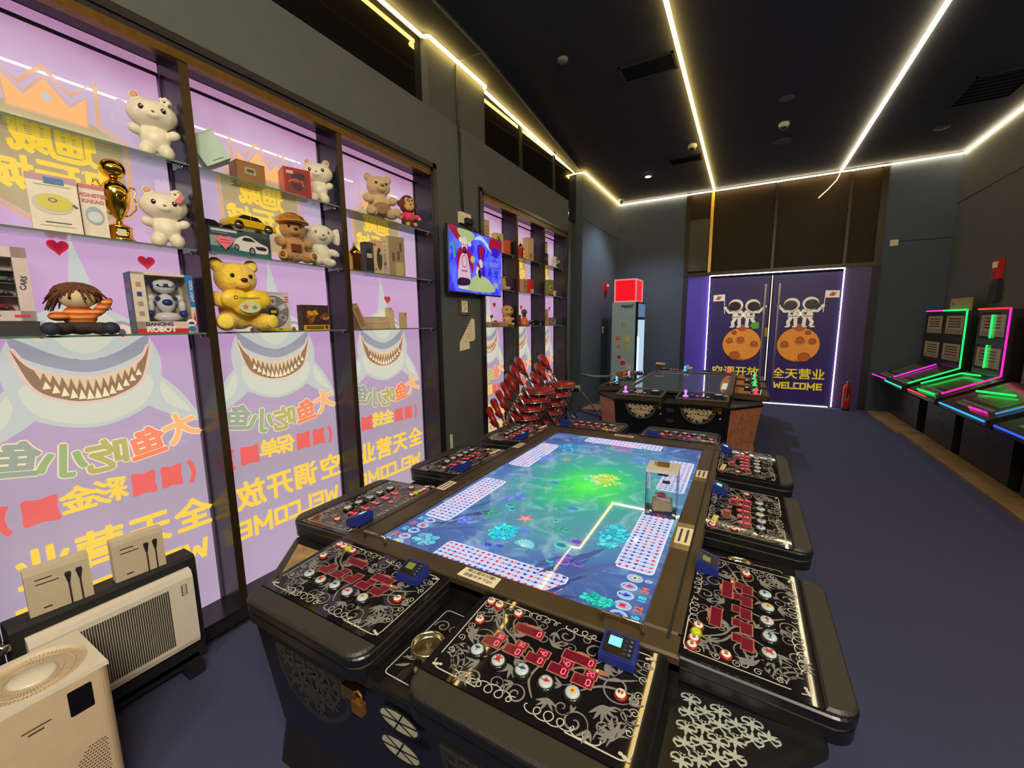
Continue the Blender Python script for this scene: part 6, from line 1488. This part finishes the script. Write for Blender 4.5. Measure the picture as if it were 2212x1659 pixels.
# ------------------------------------------------------------------ second game table
def joystick(parent, x, y, col, nm):
    m = MB(); m.lathe([(.03, 0), (.032, .006), (.012, .012), (.008, .03), (.013, .036), (.016, .05), (.014, .066), (.006, .074), (.001, .075)], (x, y, 0), 14)
    return m.build('joystick', E('joystick_'+nm, c(*col), 1.4), parent)
def panel2(t, x, y, rz, col, nm, flip=1):
    p = link('control_panel', None, t, (x, y, TZ+.012), rz); p.rotation_euler = (math.radians(3), 0, rz)
    tray = rrect(-PW-.005, PW+.005, -PD-.05, 0, .03, 5, (1, 1, 0, 0))
    m = MB(); m.prism(tray, -.030, -.004, 0, .005); m.prism(inset(tray, .006), -.040, -.030, 1); m.prism(inset(tray, .002), -.066, -.040, 0); m.build('tray', ['bezel', MATS['trim_line']], p)
    MB().prism(rrect(-PW+.02, PW-.02, -PD+.02, -.02, .01), -.006, -.001).build('plate', panel_black, p)
    joystick(p, -.17, -.22, col, nm)
    button('fire_button', -.105, -.19, .016, E('blue_button', c(60, 80, 220), 1.0), bigring, None, p)
    for k in range(3): button('small_button', -.05+.055*k, -.215-.015*k, .015, smallcap, smallring, None, p)
    MB(T(.16, -.14)).prism(rrect(-.05, .05, -.04, .04, .006), -.002, .02).build('card_reader', 'blackm', p)
    MB(T(.16, -.14)).rect(-.03, .03, .0, .025, .0205).build('reader_light', E('reader_light', c(200, 225, 250), 1.2), p)
    return p
def table2():
    t = thing('shooting_game_table', 'second game table with glowing joysticks and a dark glass top, behind the fish table', 'arcade table', (0, 0, 0))
    y0, y1 = 5.18, 7.42
    red = M('reddish_marble', c(186, 118, 82), .4, noise=.3, ns=26)
    table_body(t, y0, y1, red)
    X0, X1 = -1.335, -.095
    bezel(t, X0, X1, y0, y1, -1.265, -.165, y0+.14, y1-.16)
    sc = MB().bb(-1.265, -.165, y0+.14, y1-.16, TZ-.02, TZ-.004).build('screen', M('dark_screen_glass', c(88, 96, 96), .05, noise=.1, ns=4, spec=.7), t)  # base colour lightened to stand in for the wall reflected in the glass
    MB().bb(-.235, -.175, y0+.5, y0+1.05, TZ-.003, TZ+.0).build('led_bar', E('pale_screen_bar', c(190, 206, 200), .8), t)
    MB().bb(-1.30, -1.275, y0+.3, y1-.3, TZ+.012, TZ+.018).build('glass_edge_strip', M('pale_edge', c(150, 160, 160), .15, metal=.5), t)
    cols = [((206, 130, 240), 'violet'), ((206, 120, 240), 'violet'), ((90, 200, 255), 'sky'), ((250, 70, 80), 'red'), ((80, 210, 255), 'sky'), ((206, 90, 250), 'violet'), ((150, 170, 255), 'pale'), ((250, 70, 100), 'red'), ((60, 230, 110), 'green'), ((60, 230, 110), 'green')]
    panel2(t, -1.06, y0-.01, 0, *cols[0]); panel2(t, -.385, y0-.01, 0, *cols[1])
    panel2(t, -1.06, y1+.01, PI, *cols[2]); panel2(t, -.385, y1+.01, PI, *cols[3])
    for k, y in enumerate((5.62, 6.33, 7.04)): panel2(t, X0-.012, y, -PI/2, *cols[4+k]); panel2(t, X1+.012, y, PI/2, *cols[7+k])
    lf = M('ivory_damask', c(196, 180, 140), .4, noise=.1)
    for x in (-1.02, -.41): half_disc(t, x, y0-.34, .555, .18, [M('door_rim_grey', c(92, 88, 78), .35, metal=.4), lf, M('damask_dark', c(30, 24, 20), .4)])
    for z in (.52, .40):
        m = MB(FY(y0-.335)); P = arc(-.70, z+.008, .05, .035, PI, 2*PI, 14); m.flat(P, .01, 0); m.flat(arc(-.70, z+.022, .034, .024, PI, 2*PI, 14), .0106, 1); m.disc(-.70, z+.006, .012, .012, .0112, 0, 10)
        m.build('coin_chute', ['steel', 'ink'], t)
    for x in (-.80, -.19): MB().cyl((x+.0, y0-.335, .46), .014, .012, 12, 0, RX(PI/2)).build('key_lock', 'chrome', t)
table2()
def tissue():
    t = thing('tissue_box', 'open tissue box with a cream top on the far corner of the second table', 'box', (-1.29, 7.62, TZ+.018))
    MB().bb(-.07, .07, -.05, .05, 0, .07).build('carton', M('tissue_brown', c(84, 70, 56), .5), t)
    MB().box((0, 0, .083), (.15, .11, .026), 0, RY(.05)).build('lid', M('tissue_cream', c(206, 196, 150), .6), t)
tissue()
b = MB(); b.ell((0, 0, .02), (.05, .035, .02)); b.ell((-.03, 0, .05), (.03, .02, .035), 0, RY(.5)); b.ell((.03, .01, .03), (.025, .02, .02))
o = soft('crumpled_wrapper', b, M('tissue_cream', c(206, 196, 150), .6), None, .006, 2); o.location = (-.82, 7.66, TZ+.012); tag(o, 'crumpled cream wrapper on the far edge of the second table', 'wrapper')

# ------------------------------------------------------------------ neon slot machines along the right wall
neon = {n: E('neon_'+n, c(*col), s) for n, col, s in (('green', (20, 255, 96), 2.2), ('aqua', (20, 240, 190), 1.6), ('pink', (255, 20, 140), 2.6), ('violet', (226, 40, 200), 1.7), ('blue', (20, 60, 255), 2.4), ('sky', (20, 140, 255), 2.0), ('red', (255, 30, 40), 2.0), ('steel', (80, 130, 200), 1.0))}
def bar(parent, name, pts, mat, r=.009):
    return MB().tube(pts, r, 8).build(name, neon[mat], parent)
def machine(label, y0, y1, front, screens, lights, sign=None):
    t = thing('slot_machine', label, 'slot machine', (0, 0, 0))
    xw = XR-.02; zf, zb = .62, .86
    YM = Matrix(((1,0,0,0),(0,0,1,0),(0,1,0,0),(0,0,0,1)))
    m = MB(YM); m.prism([(front+.20, .0), (xw, .0), (xw, zb-.03), (2.38, zb-.03), (front+.02, zf-.07), (front+.20, .45)][::-1], y0+.03, y1-.03); m.build('cabinet', M('machine_black', c(34, 36, 36), .4, noise=.2, ns=20), t)
    m = MB(YM); m.prism([(front, zf-.06), (front+.02, zf-.075), (2.40, zb-.04), (2.40, zb), (front+.02, zf), (front, zf-.015)], y0, y1); m.build('console', M('console_dark', c(40, 40, 38), .25, noise=.15), t)
    sl = math.atan2(zb-zf, 2.40-front-.02)
    CM = lambda yc: Matrix(((0, math.cos(sl), -math.sin(sl), front+.02), (-1, 0, 0, yc), (0, math.sin(sl), math.cos(sl), zf), (0, 0, 0, 1)))   # a across (towards -y), b up the slope
    for (ya, yb_) in screens:
        yc = (ya+yb_)/2; hw = (yb_-ya)/2
        m = MB(YM); m.prism([(2.40, zb-.02), (xw-.0, zb-.02), (xw, 1.60), (2.40, 1.60)], ya, yb_); u = m.build('upper_box', M('machine_black', c(34, 36, 36), .4), t)
        XM = Matrix(((0,0,-1,2.398),(-1,0,0,yc),(0,1,0,0),(0,0,0,1)))                 # plane facing -x
        for k, (za, zb2) in enumerate(((1.27, 1.57), (.92, 1.20))):
            m = MB(XM); m.rect(-hw+.04, hw-.04, za, zb2, .001, 0)
            if (k, yc) != 0:
                m.rect(-hw*.8, hw*.8, za+.03, zb2-.03, .002, 1); lines(m, -hw*.55, hw*.55, [zb2-.07-.035*i for i in range(4)], 2, .003, .016); m.rect(-hw*.7, hw*.7, za+.04, za+.09, .003, 3)
            m.build('glass_artwork', [M('art_dark', c(52, 46, 40), .15), M('art_tan', c(112, 92, 70), .2, noise=.25, ns=14, em=c(130, 106, 80), es=.3), M('art_brown', c(84, 62, 48), .2), M('art_pale', c(150, 136, 120), .2, noise=.3, ns=20)], u)  # tan print carries added emission to brighten the panels
        m = MB(CM(yc)); m.rect(-hw*.75, hw*.75, .16, .46, .002, 0); m.rect(-hw*.5, hw*.5, .20, .40, .003, 1); m.build('console_artwork', [M('art_olive', c(96, 92, 60), .2, noise=.3, ns=12), M('art_green', c(70, 92, 50), .2, noise=.3, ns=12)], t)
        for i in range(6):
            for j in range(2): m = MB(CM(yc)); m.prism(rrect(-hw*.8+i*hw*.28, -hw*.8+i*hw*.28+hw*.2, .04+j*.045, .072+j*.045, .006, 2), .0, .012, 0, .003); m.build('console_button', M('console_key', c(120, 124, 116), .3), t)
    for nm, pts, col in lights: bar(t, 'neon_tube', pts, col)
    # studded pattern on the front
    m = MB(); rn = random.Random(int(y0*10))
    for k in range(26): m.ell((front+.198, rn.uniform(y0+.1, y1-.1), rn.uniform(.08, .42)), .006, 0, None, 6, 4)
    m.build('front_studs', M('stud_grey', c(70, 72, 70), .3), t)
    return t
zf = .645
machine('two seat slot machine with a green neon outline, nearest the doors', 7.32, 8.70, 1.86, ((7.36, 8.03), (8.03, 8.70)),
        [('a', [(1.92, 7.34, .655), (2.39, 7.34, .875), (2.385, 7.34, 1.61)], 'green'), ('b', [(2.385, 7.34, 1.61), (2.385, 8.05, 1.615)], 'green'), ('c', [(2.385, 8.05, 1.615), (2.385, 8.70, 1.62)], 'violet'),
         ('d', [(1.93, 8.02, .66), (2.37, 8.02, .865)], 'violet'), ('e', [(1.83, 8.70, .625), (1.85, 8.06, .625)], 'violet'), ('f', [(1.85, 8.06, .60), (1.845, 7.30, .60)], 'aqua')])
machine('single seat slot machine with a pink neon outline', 6.28, 7.16, 1.88, ((6.38, 7.05),),
        [('a', [(1.95, 6.34, .67), (2.39, 6.35, .885), (2.385, 6.35, 1.605)], 'pink'), ('b', [(2.385, 6.35, 1.605), (2.385, 7.05, 1.61)], 'red'), ('c', [(2.385, 6.70, 1.28), (2.385, 6.70, 1.54)], 'green'), ('c2', [(2.385, 6.73, .94), (2.385, 6.73, 1.20)], 'green'),
         ('d', [(1.88, 7.16, .60), (1.88, 6.55, .60)], 'red'), ('e', [(1.98, 7.10, .69), (2.30, 7.0, .845), (2.33, 6.62, .86)], 'green'), ('e2', [(1.90, 6.9, .64), (1.92, 6.45, .645)], 'green')])
machine('slot machine with a bright blue neon edge, third from the doors', 5.12, 6.14, 1.88, ((5.25, 6.0),),
        [('a', [(1.875, 6.12, .60), (1.875, 5.14, .60)], 'sky'), ('b', [(1.96, 5.2, .665), (2.38, 5.2, .87)], 'steel'), ('c', [(2.12, 6.05, .755), (2.2, 5.55, .79)], 'green'), ('d', [(1.93, 5.6, .648), (1.94, 5.3, .652)], 'pink'), ('e', [(2.385, 5.2, .89), (2.385, 5.2, 1.6)], 'blue')])
machine('slot machine nearest the front, cut off by the picture edge', 3.95, 4.98, 1.88, ((4.05, 4.85),),
        [('a', [(1.875, 4.96, .60), (1.875, 3.97, .60)], 'blue'), ('b', [(2.1, 4.9, .745), (2.2, 4.5, .79)], 'green')])
tag(MB().bb(2.44, 2.46, 7.45, 8.05, 1.602, 1.77).bb(2.4385, 2.4395, 7.93, 7.99, 1.69, 1.71, 1).build('cardboard_sign', [M('sign_card', c(166, 136, 92), .6), F(50, 40, 36)]), 'tan cardboard sheet standing on top of the two seat slot machine', 'card')
for k, (ya, yb_, dx) in enumerate(((7.9, 8.62, 0), (7.16, 7.88, .02), (6.05, 7.12, .06), (4.9, 6.03, .06), (3.7, 4.88, .06))):
    m = MB(); 
    o = MB().prism([(1.80+dx, ya), (2.08, ya), (2.08, yb_), (1.80+dx, yb_)], 0, .03, 0, .004).build('floor_board', M('oak_board', c(140, 112, 70), .6, noise=.25, ns=4))
    tag(o, 'low tan floor board along the slot machines, '+['closest to the doors', 'second from the doors', 'third from the doors', 'fourth from the doors', 'closest to the front'][k], 'floor board', 'floor boards')
